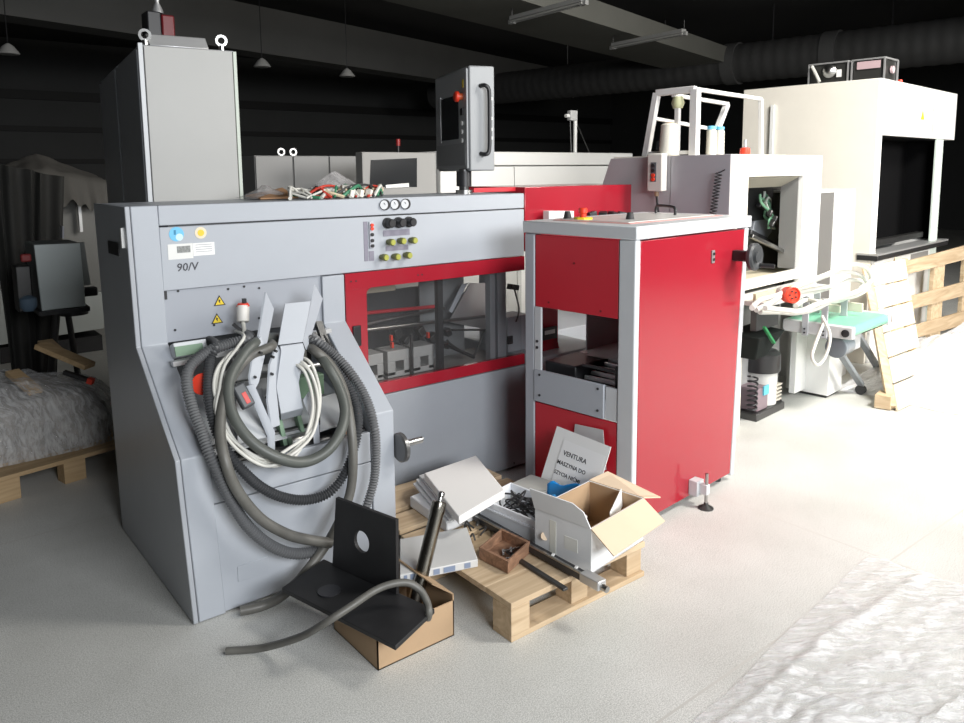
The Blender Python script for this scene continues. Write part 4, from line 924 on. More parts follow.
for k in range(7):
    pts=[a3(761+random.uniform(0,6)+2.2*j+random.uniform(-3,3),195+9*j+random.uniform(-4,4),.22+.02*k) for j in range(5)]
    M3.part('green_tube' if k%2==0 else 'pale_tube', MB().tube(pts,.009,seg=8,res=5), mat('tube_green',(0.16,0.34,0.22),.4) if k%2==0 else mat('tube_pale',(0.45,0.5,0.45),.4))
for (x,y) in ((770,213),(775,219),(783,228),(781,236),(772,224)): M3.part('fitting', MB().obox(a3(x,y,.18),(.03,.03,.04),(.3,.5,.2)), DSTEEL if y<225 else BLACK, bevel=.004)
M3.part('red_fitting', MB().obox(a3(783,224,.18),(.012,.02,.04)), ORED)
# table under the bay
M3.part('table', MB().box(-.86,-.22,.80,.10,.03,.83), mat('table_white',(0.72,0.71,0.68),.4), bevel=.003)
M3.part('table_rail', MB().box(-.86,-.16,.83,-.05,-.14,.875), mat('rail_cream',(0.66,0.60,0.40),.4), bevel=.002)
M3.part('hopper', MB().hexa([(-.72,-.10,.44),(-.58,-.10,.44),(-.54,.10,.44),(-.72,.10,.44)],[(-.80,-.16,.60),(-.44,-.16,.60),(-.38,.10,.60),(-.80,.10,.60)]), mat('hopper_black',(0.006,0.009,0.008),.8,spec=.2), bevel=.01)
M3.part('green_edge', MB().bar(a3(764,327,-.17),a3(774,343,-.17),.02,.015), GREEN, bevel=.003)
M3.part('black_bracket', MB().box(-.72,-.10,.62,-.42,-.06,.80), mat('bracket_dark',(0.06,0.06,0.06),.4), bevel=.003)
M3.part('warning_spot', MB().lathe((.12,-.004,1.45),(0,-1,0),[(.01,0),(.01,.003)],seg=10), GREY)
M3.part('right_casing', MB().box(-.68,.10,.0,.05,.50,.80), mat('casing_dim',(0.38,0.38,0.38),.5))
# small casing under the conveyor
sc=Thing('conveyor_base','white box shaped base standing on the floor under the conveyor','machine base',(5.166,2.60,0),RA)
sc.part('casing', MB().box(0,0,.02,.24,.30,.50), WHITE, bevel=.004)
sc.part('shadow_plinth', MB().box(.02,.02,0,.22,.28,.02), BLACK)
# pendant box and coiled cord on the grey side
pb=M3.m@Vector((xs-.035,.475,1.47))
pd=Thing('hand_pendant','white hanging hand pendant with red and black buttons on the grey machine side','pendant',tuple(pb),RA)
pd.part('pendant_body', MB().box(-.03,-.055,0,.03,.055,.235), mat('pendant_white',(0.66,0.64,0.60),.45), bevel=.008)
pd.part('button_strip', MB().box(-.034,-.015,.06,-.03,.025,.18), mat('strip_dark',(0.12,0.12,0.13),.4), bevel=.001)
for z,mm in ((.16,BLACK),(.13,BLACK),(.10,ORED),(.075,ORED)): pd.part('button', MB().cyl((-.034,.005,z),(-.042,.005,z),.012,seg=12), mm)
pd.part('cable_gland', MB().cyl((0,0,0),(0,0,-.03),.014), mat('gland_brown',(0.3,0.2,0.12),.4))
pd.part('cable', MB().tube([(0,0,-.03),(.0,-.01,-.10),(.01,-.02,-.2)],.008,seg=8), BLACK)
P=[]
for k in range(150):
    t_=k/149; zz=1.585-.25*t_; an=k*.55
    P.append(M3.m@Vector((xs-.024+.016*math.cos(an), .06+.03*t_+.019*math.sin(an), zz)))
P=[M3.m@Vector((xs-.01,.03,1.60))]+P
single('coiled_cord', MB().tube(P,.0035,seg=6,res=2), BLACK, 'black coiled cord hanging on the grey machine side', 'cord')

# thread frame on top of the third machine
FR=Thing('cone_rack','pale metal thread stand frame on top of the grey and white machine','frame',tuple(M3.m@Vector((-.3,.4,1.69))),RA)
def F(p): return FR.L(M3.m@Vector(p))
AL2=mat('frame_white',(0.70,0.69,0.68),.4)
z_=1.69
def beam(name,p,q,w=.035,h=None): FR.part(name, MB().bar(F(p),F(q),w,h), AL2, bevel=.003)
def m3A(x,y,A0):
    n=udir3; p0=Vector((4.892,2.739,0))+n*A0; r=ray(x,y); return M3.L(CO+r*((p0-CO).dot(n)/r.dot(n)))
udir3=Vector((math.cos(RA),math.sin(RA),0))
nb_=a3(694,152,.30); A0=nb_.x; nt_=a3(694,89,.30); nt_.x=A0
lt_=m3A(657,93,A0); lb_=m3A(646,147,A0); lb_.z=z_
rt_=a3(761,99,.30); rb_=a3(761,151,.30); rb_.z=z_
sl_=a3(727,104,.45); sm_=a3(717,130,.45)
beam('frame_post',(A0,.30,z_),nt_,.05); beam('frame_post',lb_,lt_,.04); beam('frame_bar',lt_,nt_,.04)
beam('frame_bar',nt_,rt_,.024); beam('frame_post',rb_,rt_,.028)
beam('frame_bar',m3A(673,95,A0),a3(728,104,.45),.024); beam('frame_post',sl_,sm_,.035); beam('frame_post',sm_,(sm_.x-.02,sm_.y,z_),.03)
beam('frame_bar',m3A(652,118,A0),sm_,.022); beam('frame_foot',lb_+Vector((0,0,.02)),(A0,.32,z_+.02),.022)
tp_=a3(678,100,.42)
beam('thread_pillar',(tp_.x,.42,z_),tp_,.030)
FR.part('pillar_head', MB().lathe(F((tp_.x,.42,tp_.z-.01)),(0,0,1),[(.03,-.04),(.04,-.01),(.03,.03)]), mat('olive_pale',(0.45,0.46,0.28),.5))
for k in range(4): FR.part('guide_wire', MB().tube([a3(712+5*k,103+k,.42),a3(709+4*k,115,.40),a3(700+4*k,127,.40)],.0022,seg=5,res=5), mat('thread_white',(0.6,0.6,0.55),.6))
for k in range(8):
    q=a3(697+4.5*(k%3)+k*.4,126+3.6*k,.40)
    FR.part('tension_unit', MB().lathe(q,(0,-1,.2),[(.010,0),(.020,.004),(.010,.012),(.020,.02),(.008,.028)],seg=14), STEEL if k%2 else DSTEEL)
for k in range(5):
    q=a3(726+4*k,151,.34)
    FR.part('peg', MB().cyl((q.x,q.y,z_),(q.x,q.y,1.80-.01*(k%2)),.010,seg=8), STEEL if k%2 else DSTEEL)
def cone(px, lab, r0, r1, h, b, pyb=153, grp='white thread cones on the thread frame'):
    q=a3(px,pyb,b); w=M3.m@Vector((q.x,q.y,1.69))
    t=Thing('thread_cone',lab,'thread cone',tuple(w),0,grp)
    prof=[(r0*.9,0),(r0,.006)]
    nn_=14
    for i in range(nn_): 
        f_=i/(nn_-1); prof.append((r0+(r1-r0)*f_+(.0015 if i%2 else 0),.01+(h-.02)*f_))
    prof.append((r1*.8,h))
    t.part('wound_thread', MB().lathe((0,0,0),(0,0,1),prof,seg=24), mat('thread_cream',(0.72,0.70,0.62),.75,bump=.5,bump_scale=300), smooth_a=20)
    if 'blue cap' in lab: t.part('blue_cap', MB().lathe((0,0,h),(0,0,1),[(r1,0),(r1,.018),(r1*.6,.022)],seg=20), LBLUE)
    t.part('cone_core', MB().lathe((0,0,h-.005),(0,0,1),[(r1*.55,0),(r1*.5,.012)],seg=16), CARD)
cone(669,'large white thread cone at the left of the thread frame',.062,.052,.20,.45,pyb=150)
cone(711,'slim white thread spool with a blue cap, beside the frame post',.032,.030,.17,.35)
cone(719,'slim white thread spool with a blue cap, right of its twin',.032,.030,.17,.35)
# small black clamp left of the frame and red button on the right
q=M3.m@Vector((-.42,.78,1.69))
cl=Thing('cable_clamp','small black clamp device on the left end of the grey machine top','clamp',tuple(q),RA)
cl.part('clamp_body', MB().box(-.03,-.05,0,.06,.05,.05), DSTEEL, bevel=.006); cl.part('clamp_jaw', MB().box(-.05,-.02,.05,.02,.02,.11), BLACK, bevel=.006); cl.part('clamp_screw', MB().cyl((-.04,0,.09),(.07,0,.09),.01), STEEL)
cl.part('clamp_arm', MB().bar((.05,0,.03),(.22,-.05,.03),.03,.02), DSTEEL)
q=M3.m@Vector((.85,.33,1.445)); 
rbn=Thing('signal_button','small orange-red signal knob with a grey stem, at the right of the thread frame','knob',tuple(M3.m@Vector((a3(745,150,.16).x,.16,1.69))))
rbn.part('knob', MB().lathe((0,0,0),(0,0,1),[(.03,0),(.033,.01),(.030,.045),(.012,.05)]), ORED); rbn.part('stem', MB().cyl((0,0,.05),(0,0,.10),.010), GREYD)
# vacuum pump beside the red cabinet
vpc=at(766,408,Z=0)
vp_=Thing('vacuum_pump','grey vacuum pump with a black domed cap beside the red cabinet','pump',(vpc.x-.05,vpc.y+.02,0),RA)
vp_.part('pump_base', MB().box(-.28,-.12,0,.12,.14,.05), DSTEEL, bevel=.006)
vp_.part('pump_body', MB().cyl((0,0,.05),(0,0,.27),.105,seg=28), mat('pump_grey',(0.52,0.52,0.50),.4), bevel=.004)
vp_.part('pump_cap', MB().lathe((0,0,.27),(0,0,1),[(.120,0),(.125,.01),(.122,.12),(.10,.138),(.03,.145)],seg=32), mat('cap_black',(0.025,0.025,0.027),.3))
vp_.part('blue_plate', MB().box(-.17,-.11,.15,-.10,-.10,.21), mat('plate_blue',(0.10,0.42,0.55),.4))
vp_.part('purple_casing', MB().box(-.24,-.10,.05,-.09,.08,.20), mat('pump_purple',(0.20,0.15,0.17),.45), bevel=.008)
for k in range(5): vp_.part('cooling_rib', MB().box(.02,-.105,.07+.025*k,.10,-.06,.08+.025*k), mat('pump_rib',(0.45,0.42,0.36),.4))
vp_.part('coil_spring', MB().tube([Vector((-.27+.03*math.cos(k*.8),-.08+.03*math.sin(k*.8),.06+.004*k)) for k in range(60)],.006,seg=6,res=2), BLACK)
vp_.part('hose', MB().tube([(.09,0,.20),(.15,-.01,.24),(.16,0,.10),(.13,-.02,.03),(.22,-.04,.02)],.016,seg=10), BLACK)

# ================================================================== CONVEYOR
ch_=.62
eL=at(856,329,Z=ch_); eR=at(893,313,Z=ch_)
wv=(eR-eL); wlen=wv.length
vdir=Vector((-math.sin(RA),math.cos(RA),0)); udir=Vector((math.cos(RA),math.sin(RA),0))
CV=Thing('belt_conveyor','short conveyor with a pale green belt on wheeled legs, at the right of the machines','conveyor',(eL.x,eL.y,0),RA)
w_=wlen*.96; Lc_=.46
CV.part('belt', MB().lathe((.05,.06,ch_-.035),(1,0,0),[(.035,0),(.035,w_-.1)],seg=24).box(.05,.06,ch_-.003,w_-.05,Lc_,ch_).box(.05,.06,ch_-.070,w_-.05,Lc_,ch_-.067), BELT)
for x in (0,w_-.05):
    s_=CV.part('side_rail', MB().box(x,.02,ch_-.075,x+.05,Lc_,ch_+.002), mat('rail_grey',(0.52,0.52,0.52),.4), bevel=.005)
    CV.part('bearing', MB().lathe((x-.002 if x==0 else x+.052,.06,ch_-.037),(-1 if x==0 else 1,0,0),[(.024,0),(.024,.006),(.012,.010)],seg=20), BLACK, parent=s_)
for k,yy in enumerate((.17,.29)):
    s_=CV.part('upright_bracket', MB().box(-.012,yy,ch_-.085,0,yy+.04,ch_+.17), mat('bracket_grey',(0.42,0.43,0.45),.4), bevel=.002)
    for z in (ch_-.04,ch_-.065): CV.part('bolt', MB().cyl((-.012,yy+.02,z),(-.018,yy+.02,z),.006,seg=8), BLACK, parent=s_)
for k,yy in enumerate((.20,.38)):
    CV.part('upright_bracket', MB().box(w_*.55,yy,ch_,w_*.55+.012,yy+.045,ch_+.14), mat('bracket_grey',(0.42,0.43,0.45),.4), bevel=.002)
CV.part('guide_rail', MB().box(w_*.45,.22,ch_+.03,w_*.45+.02,Lc_,ch_+.08), mat('rail_cream2',(0.60,0.57,0.46),.4), bevel=.003)
CV.part('guide_rail', MB().box(w_*.62,.12,ch_+.03,w_*.62+.02,Lc_,ch_+.09), mat('rail_cream2',(0.60,0.57,0.46),.4), bevel=.003)
CV.part('end_bracket', MB().sheet([(w_+.002,.02,ch_-.01),(w_+.002,.02,ch_-.06),(w_-.02,.30,ch_-.22),(w_-.02,.34,ch_-.14)],.01), BLACK)
# gear motor
mc=CV.L(at(843,342,X=eL.x-.02))
CV.part('gear_motor', MB().lathe((.06,.14,ch_-.15),(1,0,0),[(.055,0),(.068,.006),(.070,.05),(.066,.055),(.066,.16),(.04,.18)],seg=28), mat('motor_grey',(0.16,0.18,0.20),.35), bevel=.002)
CV.part('gear_box', MB().box(.22,.10,ch_-.20,.38,.20,ch_-.08), mat('gearbox_grey',(0.34,0.35,0.36),.35), bevel=.01)
for nm,top,bot in (('leg',(.16,.24,ch_-.08),CV.L(at(861,386,Z=.06))),('leg',(w_-.15,.22,ch_-.08),CV.L(at(881,375,Z=.06)))):
    l_=CV.part(nm, MB().bar(top,(bot.x,bot.y,.07),.045,.03), mat('leg_grey',(0.22,0.24,0.26),.4), bevel=.004)
    cs=CV.part('castor', MB().cyl((bot.x-.018,bot.y,.034),(bot.x+.018,bot.y,.034),.034,seg=24), RUBBER, parent=l_)
# cable coil on the conveyor
random.seed(3)
cg='white cable looped over the conveyor'
cpts=[[(752,308),(760,300),(775,296),(800,285),(825,275),(850,265),(866,268),(871,280),(860,290),(840,297),(815,305),(800,311),(785,310),(765,308)],
      [(756,310),(770,303),(790,290),(815,280),(840,272),(860,275),(868,287),(855,296),(835,300),(815,309),(795,313),(778,312),(760,312)],
      [(768,306),(782,297),(800,292),(820,288),(838,285),(850,280),(862,282),(858,292),(842,300),(822,302),(806,300),(796,306)]]
def yplane(x,y,b):
    n=vdir; p0=Vector((eL.x,eL.y,0))+n*b; r=ray(x,y); return CO+r*((p0-CO).dot(n)/r.dot(n))
for k,pts in enumerate(cpts):
    P=[]
    for (x,y) in pts:
        p=at(x,y,Z=ch_+.03+.05*k); 
        p=yplane(x,y,.02+.05*k+ (0 if y>300 else .10)); 
        if p.z<ch_+.015: p=at(x,y,Z=ch_+.018)
        P.append(p)
    single('white_cable', MB().tube(P,.014,seg=10,res=6), WCABLE, 'thick white cable looped in a loose coil over the conveyor brackets','cable',group=cg, smooth_a=60)
P=[yplane(822,316,.012),yplane(830,335,-.05),yplane(826,355,-.05),yplane(818,365,-.04),yplane(812,358,-.04),yplane(815,345,-.03),yplane(824,322,.0)]
single('white_cable', MB().tube(P,.009,seg=8,res=6), WCABLE, 'white cable hanging in a narrow loop below the conveyor','cable', smooth_a=60)
rq=yplane(793,295,.06)
rcn=Thing('red_connector','round red five-pin connector at the end of the white cable on the conveyor','connector',tuple(rq))
rcn.part('socket', MB(True).lathe(rq,(-.45,-.85,.1),[(.028,-.06),(.044,-.055),(.046,.0),(.040,.004),(.036,-.004)],seg=24), ORED)
rcn.part('sleeve', MB(True).cyl(rq+Vector((.03,.06,0)),rq+Vector((.06,.11,0)),.040,.03), mat('plug_white',(0.70,0.68,0.64),.4))
ax=Vector((-.45,-.85,.1)).normalized(); s1_=ax.cross(Vector((0,0,1))).normalized(); s2_=s1_.cross(ax)
for k in range(5):
    t_=k*2*math.pi/5; c_=rq+ax*.0+s1_*.020*math.cos(t_)+s2_*.020*math.sin(t_)
    rcn.part('pin', MB(True).cyl(c_,c_+ax*.006,.005,seg=8), BLACK)

# ================================================================== WHITE TUNNEL CABINET
W4 = Thing('white_tunnel_machine','huge white box machine with a black open front, at the right edge','machine',(6.337,2.896,0),RA)
W4.part('side_wall', MB().box(-.006,.004,.0,.03,1.14,2.300), WHITEP, bevel=.004)
W4.part('header', MB().box(.0,-.003,1.862,2.04,1.14,2.302), WHITE, bevel=.005)
W4.part('left_jamb', MB().box(.03,.0,.0,.10,.08,1.86), WHITE, bevel=.003)
W4.part('right_jamb', MB().box(1.52,.0,.0,1.715,.02,1.86), mat('pale_green_white',(0.66,0.74,0.68),.45), bevel=.003)
W4.part('right_wall', MB().box(1.69,.10,.0,1.715,1.14,1.86), WHITE)
W4.part('back_wall', MB().box(.03,1.10,.0,1.69,1.13,1.86), COAL)
W4.part('dark_sheet', MB().box(.04,.30,.92,1.68,.31,1.862), COAL, label='black sheet for the deep dark in the opening')  # flat black sheet, the shade of the deep opening put into its colour
W4.part('dark_liner', MB().box(1.675,.03,.92,1.688,.30,1.86).box(.032,.09,.92,.04,.30,1.86).box(.04,.03,1.85,1.68,.30,1.861), COAL)  # inner faces blackened so the opening stays dark
W4.part('lower_front', MB().box(.03,.0,.0,1.52,.04,.84), WHITE, bevel=.003)
W4.part('ledge', MB().box(-.02,-.06,.86,1.86,.10,.90), BLACK, bevel=.004)
W4.part('ledge_top', MB().box(-.02,-.06,.90,1.86,.10,.915), ALU)
W4.part('roller_ledge', MB().box(.06,.06,.95,1.50,.12,1.00), DSTEEL, bevel=.004)
W4.part('dark_hatch', MB().box(.98,-.004,.66,1.46,.0,.83), mat('hatch_grey',(0.28,0.27,0.26),.5), bevel=.002)
tz=W4.m; 
W4.part('warning_sign', MB().poly([(1.00,-.006,2.02),(1.09,-.006,2.02),(1.045,-.006,2.10)],(0,.003,0)), YELLOW)
for z in ((1.90,1.99),(2.10,2.20)): W4.part('slot', MB().box(1.33,-.006,z[0],1.345,-.003,z[1]), mat('slot_grey',(0.40,0.38,0.36),.5))
W4.part('orange_knob', MB().cyl((.55,.04,2.30),(.55,.04,2.33),.02), ORED)
W4.part('edge_seam', MB().box(.26,-.005,1.87,.263,-.003,2.29), mat('seam_grey',(0.55,0.55,0.55),.5))
W4.part('worn_patch', MB().box(-.002,.50,1.93,.0,.53,2.06), mat('patch_grey',(0.62,0.60,0.50),.5))
W4.part('left_side_bracket', MB().bar((-.02,.86,1.40),(-.02,.86,2.15),.03,.02), WHITE)
def w4(x,y,b):
    """point on the machine's left side plane shifted by b along its front"""
    n=udir; p0=Vector((6.337,2.896,0))+n*b; r=ray(x,y); return W4.L(CO+r*((p0-CO).dot(n)/r.dot(n)))
# fan boxes on top
for i,(x0,x1,y0,y1,h,lab) in enumerate(((.12,.42,.30,.62,.17,'black fan box with a round motor atop the white machine, the left one'),(.12,.42,.02,.27,.17,'black box with steel edges atop the white machine, the right one'))):
    wpos=W4.m@Vector((x0,y0,2.302))
    t=Thing('fan_box',lab,'fan box',tuple(wpos),RA,'black boxes on top of the white machine')
    a_,b_=x1-x0,y1-y0
    t.part('box_body', MB().box(.01,.01,0,a_-.01,b_-.01,h-.005), mat('fanbox_black',(0.03,0.03,0.028),.35), bevel=.003)
    for (p,q) in (((0,0,0),(0,0,h)),((a_,0,0),(a_,0,h)),((0,b_,0),(0,b_,h)),((0,0,h),(0,b_,h)),((0,0,h),(a_,0,h)),((a_,0,h),(a_,b_,h)),((0,b_,h),(a_,b_,h))):
        t.part('edge_strip', MB().bar(p,q,.012,.012), ALU)
    if i==0:
        mo=t.part('motor', MB().lathe((0,b_*.45,h*.6),(-1,0,0),[(.055,0),(.055,.02),(.03,.04),(.015,.05)],seg=24), STEEL)
        t.part('white_hose', MB().tube([(-.02,b_*.9,h*.9),(-.03,b_*.8,h*.6),(-.05,b_*.65,.02)],.014,seg=8), WCABLE)
        t.part('name_plate', MB().box(-.004,.05,.05,.0,.09,.11), PAPER)
    else:
        t.part('pink_panel', MB().box(-.003,.03,h*.55,.0,b_-.04,h*.9), mat('pinkish',(0.50,0.36,0.38),.5))
        t.part('front_lamp', MB().cyl((a_*.5,-.001,h*.5),(a_*.5,-.02,h*.5),.03), mat('lamp_pink',(0.6,0.45,0.47),.3))

# ================================================================== RIGHT: PALLETS AND WHITE FILM
# light plywood board leaning behind the conveyor
b0=at(896,412,Z=0); b1=at(918,404,Z=0)
bd=Thing('leaning_pallet','pale wooden board pallet standing on edge, leaning behind the conveyor','pallet',(b0.x,b0.y,0))
TLb=at(869,266,Y=b0.y+.55); TRb=at(903,259,Y=b0.y+.50); BLb=Vector((b0.x,b0.y,0)); BRb=at(925,398,Z=0)
WOODP=wood('pale_board',(0.66,0.54,0.38),(0.78,0.68,0.52),.5,0)
for k in range(6):
    f0=k/6+.006; f1=(k+1)/6-.006
    bd.part('board', MB(True).sheet([BLb.lerp(TLb,f0),BRb.lerp(TRb,f0),BRb.lerp(TRb,f1),BLb.lerp(TLb,f1)],.018), WOODP, bevel=.002)
nv=(BRb-BLb).normalized()
for s_ in (0.03,.97):
    bd.part('batten', MB(True).bar(BLb.lerp(BRb,s_)+Vector((0,.035,0.02)),TLb.lerp(TRb,s_)+Vector((0,.035,0)),.05,.04), WOODY, bevel=.002)
bd.part('foot_block', MB(True).obox(at(885,400,Z=.05),(.14,.10,.09),(0,0,.2)), WOODY, bevel=.003)
# pallet standing on edge further right
u0=at(905,262,Y=2.62); u0=Vector((u0.x,u0.y,u0.z))
sp_=Thing('standing_pallet','wooden pallet stood on edge at the far right, before the white machine','pallet',(6.6,2.80,0))
def yp(x,y): return at(x,y,Y=2.79+ (x-905)*.0015)
for (ya,yb2,xa,xb) in ((262,246,905,975),(297,282,909,975),(326,311,913,975)):
    A0=yp(xa,ya);A1=yp(xb,yb2-3); A2=yp(xb,yb2+11);A3=yp(xa,ya+13)
    sp_.part('deck_board', MB(True).poly([A0,A1,A2,A3],(0,.02,0)), WOODX, bevel=.002)
for (xa,xb) in ((903,909),(938,946),(968,976)):
    top=yp(xa,258 if xa<920 else 250); 
    q0=yp(xa,258);q1=yp(xb,258)
    sp_.part('cross_board', MB(True).box(q0.x,q0.y+.022,.0,q1.x+.02,q0.y+.06,q0.z-.02), WOODY, bevel=.002)
def heap(x0,x1,y0,y1,h,sd,nx=46,ny=40,base=.004):
    def f(a_,b_):
        e=min(1,4*min(a_,1-a_,b_,1-b_)); 
        n1=noise.noise(Vector((a_*3+sd,b_*3,1)))*.5+.5; n2=noise.noise(Vector((a_*11,b_*11+sd,5)))
        return Vector((x0+(x1-x0)*a_+.05*noise.noise(Vector((b_*6,a_*5,sd))), y0+(y1-y0)*b_+.05*noise.noise(Vector((a_*6,b_*5,sd+3))), base+h*e*(.45+.75*n1)+.035*e*abs(n2)))
    return MB().grid(f,nx,ny)
single('plastic_film_heap', heap(5.45,7.6,1.55,2.70,.42,4), FILMW, 'big heap of crumpled white plastic film on the floor at the right edge','plastic film', smooth_a=25, kind='stuff')
# clear sheet on the floor, bottom right
def sheetfn(a_,b_):
    # left edge runs from the bottom of the picture up to the corner near the joint
    far=Vector((1.62,1.22,0)).lerp(Vector((3.15,1.37,0)),a_); near=Vector((1.10,.45,0)).lerp(Vector((3.30,.05,0)),a_)
    p=far.lerp(near,b_)
    w_=noise.noise(Vector((p.x*2.2,p.y*5,0)));w2=noise.noise(Vector((p.x*9,p.y*16,4)));w3=noise.noise(Vector((p.x*28+p.y*8,p.y*34,8)))
    fold=.016*math.exp(-((b_-.06-.1*a_)/.02)**2)+.014*math.exp(-((a_-.25-.5*b_)/.012)**2)+.012*math.exp(-((b_-.35-.25*a_)/.012)**2)
    e=min(1,6*min(a_,1-a_,b_,1-b_)+.15)
    return Vector((p.x+.02*w2,p.y+.02*w_, .004+(.016*abs(w_)+.014*abs(w2)+.006*abs(w3)+fold)*e))
single('plastic_sheet', MB().grid(sheetfn,180,120), FILM, 'crinkled clear plastic sheet spread on the floor at the lower right','plastic sheet', smooth_a=40)

# ================================================================== LEFT BACKGROUND: WRAPPED PALLET
pb0=Vector((.39,4.36,0))
pA=Thing('wooden_pallet','wooden pallet at the left edge carrying film wrapped scrap','pallet',(-.55,4.08,0),R(12))
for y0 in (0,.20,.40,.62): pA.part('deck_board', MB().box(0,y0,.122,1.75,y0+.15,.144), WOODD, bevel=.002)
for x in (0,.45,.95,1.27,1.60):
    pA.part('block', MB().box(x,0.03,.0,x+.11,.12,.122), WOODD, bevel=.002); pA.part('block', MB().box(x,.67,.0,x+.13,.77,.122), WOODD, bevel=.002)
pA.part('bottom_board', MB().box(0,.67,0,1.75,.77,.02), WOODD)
def lump(c,sx_,sy_,h,sd,nu=56,nv=40,sq=.35):
    def f(a_,b_):
        th=a_*2*math.pi; ph=b_*math.pi/2
        cx1=math.cos(th);sy1=math.sin(th)
        k=(abs(cx1)**4+abs(sy1)**4)**-.25
        r_=math.cos(ph)**sq
        d=Vector((cx1*k*r_*sx_,sy1*k*r_*sy_,math.sin(ph)**.9*h))
        n1=noise.noise(d*3.0+Vector((sd,0,0)));n2=noise.noise(d*9+Vector((0,sd,0)));n3=noise.noise(d*22)
        return Vector(c)+d+d.normalized()*(.05*n1+.028*n2+.012*n3)*(0.3+min(1,d.z*6))
    return MB().grid(f,nu,nv)
single('scrap_pile', lump((.26,4.74,.150),.72,.27,.33,3,), mat('scrap_dark',(0.16,0.15,0.14),.6,dirt=.9,dirt_scale=9,dirt_col=(.42,.38,.34)), 'dark scrap pile under clear film on the left pallet','scrap', kind='stuff', smooth_a=30)
single('plastic_wrap', lump((.26,4.75,.150),.79,.33,.37,8,90,60), FILMD, 'glossy clear film wrapped over the scrap on the left pallet','plastic film', smooth_a=8)
for i,(a_,b_,w1,lab) in enumerate((((12,372),(36,392),.07,'short wood offcut lying on the wrapped pallet at the far left'),((40,345),(90,366),.09,'long wooden board lying on the wrapped pallet, its end pointing right'),((45,342),(56,352),.08,'small wood block behind the long board on the wrapped pallet'))):
    yy=(4.62,4.70,4.9)[i]; A_=at(*a_,Y=yy+.12);B_=at(*b_,Y=yy-.10)
    single('wood_offcut', MB().bar(A_,B_,w1,.028), WOODD, lab, 'wood offcut', group='wood offcuts on the wrapped pallet', bevel=.002)
A_=at(64,372,Y=4.62);B_=at(88,380,Y=4.55)
nt=Thing('hand_tool','dark bar with an orange-red end poking out of the wrapped scrap','tool',tuple(A_))
nt.part('bar', MB(True).bar(A_,B_,.03,.02), BLACK); nt.part('orange_end', MB(True).bar(B_,B_+(B_-A_).normalized()*.03,.034,.03), ORED)

# machine in the shadows at the left with a dusty cover
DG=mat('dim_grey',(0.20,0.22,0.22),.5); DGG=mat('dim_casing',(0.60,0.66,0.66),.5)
sm=Thing('covered_machine','dim machine under a dusty tarpaulin in the shadows at the left','machine',tuple(at(60,345,Z=0)))
by=7.6
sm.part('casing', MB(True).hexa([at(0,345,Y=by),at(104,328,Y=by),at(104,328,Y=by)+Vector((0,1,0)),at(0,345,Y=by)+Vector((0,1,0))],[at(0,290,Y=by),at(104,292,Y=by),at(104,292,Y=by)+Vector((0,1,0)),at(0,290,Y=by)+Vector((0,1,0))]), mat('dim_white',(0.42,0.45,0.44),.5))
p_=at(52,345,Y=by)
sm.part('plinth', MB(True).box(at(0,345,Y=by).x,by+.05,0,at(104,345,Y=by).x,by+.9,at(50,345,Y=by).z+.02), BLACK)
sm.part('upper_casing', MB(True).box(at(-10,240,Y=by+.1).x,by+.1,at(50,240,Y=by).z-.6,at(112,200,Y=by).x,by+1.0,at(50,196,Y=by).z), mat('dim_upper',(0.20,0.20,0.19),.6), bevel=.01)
sm.part('frame_post', MB(True).box(at(57,230,Y=by).x,by,at(57,235,Y=by).z,at(60,230,Y=by).x,by+.05,at(57,193,Y=by).z), ALU)
sm.part('frame_post', MB(True).box(at(80,230,Y=by).x,by,at(80,232,Y=by).z,at(83,230,Y=by).x,by+.05,at(80,193,Y=by).z), ALU)
ga,gb,gc,gd=at(34,245,Y=5.6),at(80,243,Y=5.6),at(86,306,Y=5.6),at(42,311,Y=5.6)
cb=Thing('control_box','plain dim grey control box jutting out at the left behind the wrapped pallet','control box',tuple(gd))
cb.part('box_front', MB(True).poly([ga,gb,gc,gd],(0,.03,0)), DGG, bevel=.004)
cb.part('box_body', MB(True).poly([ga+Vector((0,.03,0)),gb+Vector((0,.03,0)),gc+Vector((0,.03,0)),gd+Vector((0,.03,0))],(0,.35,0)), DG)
cb.part('bottom_tray', MB(True).box(gd.x-.02,5.58,gd.z-.03,gc.x+.02,5.95,gd.z), BLACK)
cb.part('support_leg', MB(True).cyl((gd.x+.12,5.8,gd.z-.02),(gd.x+.02,5.85,.0),.025), DSTEEL)
cb.part('support_leg', MB(True).cyl((gc.x-.08,5.8,gd.z-.02),(gc.x-.02,5.85,.0),.02), DSTEEL)
cb.part('disc', MB(True).lathe((gd.x+.20,5.7,gd.z-.06),(0,0,1),[(.09,0),(.09,.03)],seg=24), BLACK)
cb.part('side_device', MB(True).obox(ga+Vector((-.07,.1,-.28)),(.09,.15,.30)), DSTEEL, bevel=.01)
cb.part('red_valve', MB(True).obox(ga+Vector((-.05,.02,-.08)),(.06,.05,.05)), mat('dim_red',(0.30,0.04,0.04),.5), bevel=.01)
cb.part('blue_valve', MB(True).lathe(ga+Vector((-.06,.0,-.42)),(0,0,1),[(.03,0),(.05,.03),(.05,.08),(.02,.1)]), mat('dim_blue',(0.12,0.18,0.25),.4))
cb.part('rear_arm', MB(True).bar(gb+Vector((.06,.3,-.02)),gb+Vector((.08,.3,-.32)),.05,.04), DG)
cb.part('rear_clamp', MB(True).obox(gb+Vector((.08,.25,-.36)),(.10,.08,.06)), BLACK, bevel=.01)
cb.part('top_plate', MB(True).bar(at(62,238,Y=5.7),at(62,226,Y=5.7),.08,.01), mat('dim_pale',(0.5,0.5,0.55),.5))
pk=at(36,152,Y=by+.4)
zb=at(50,192,Y=by).z
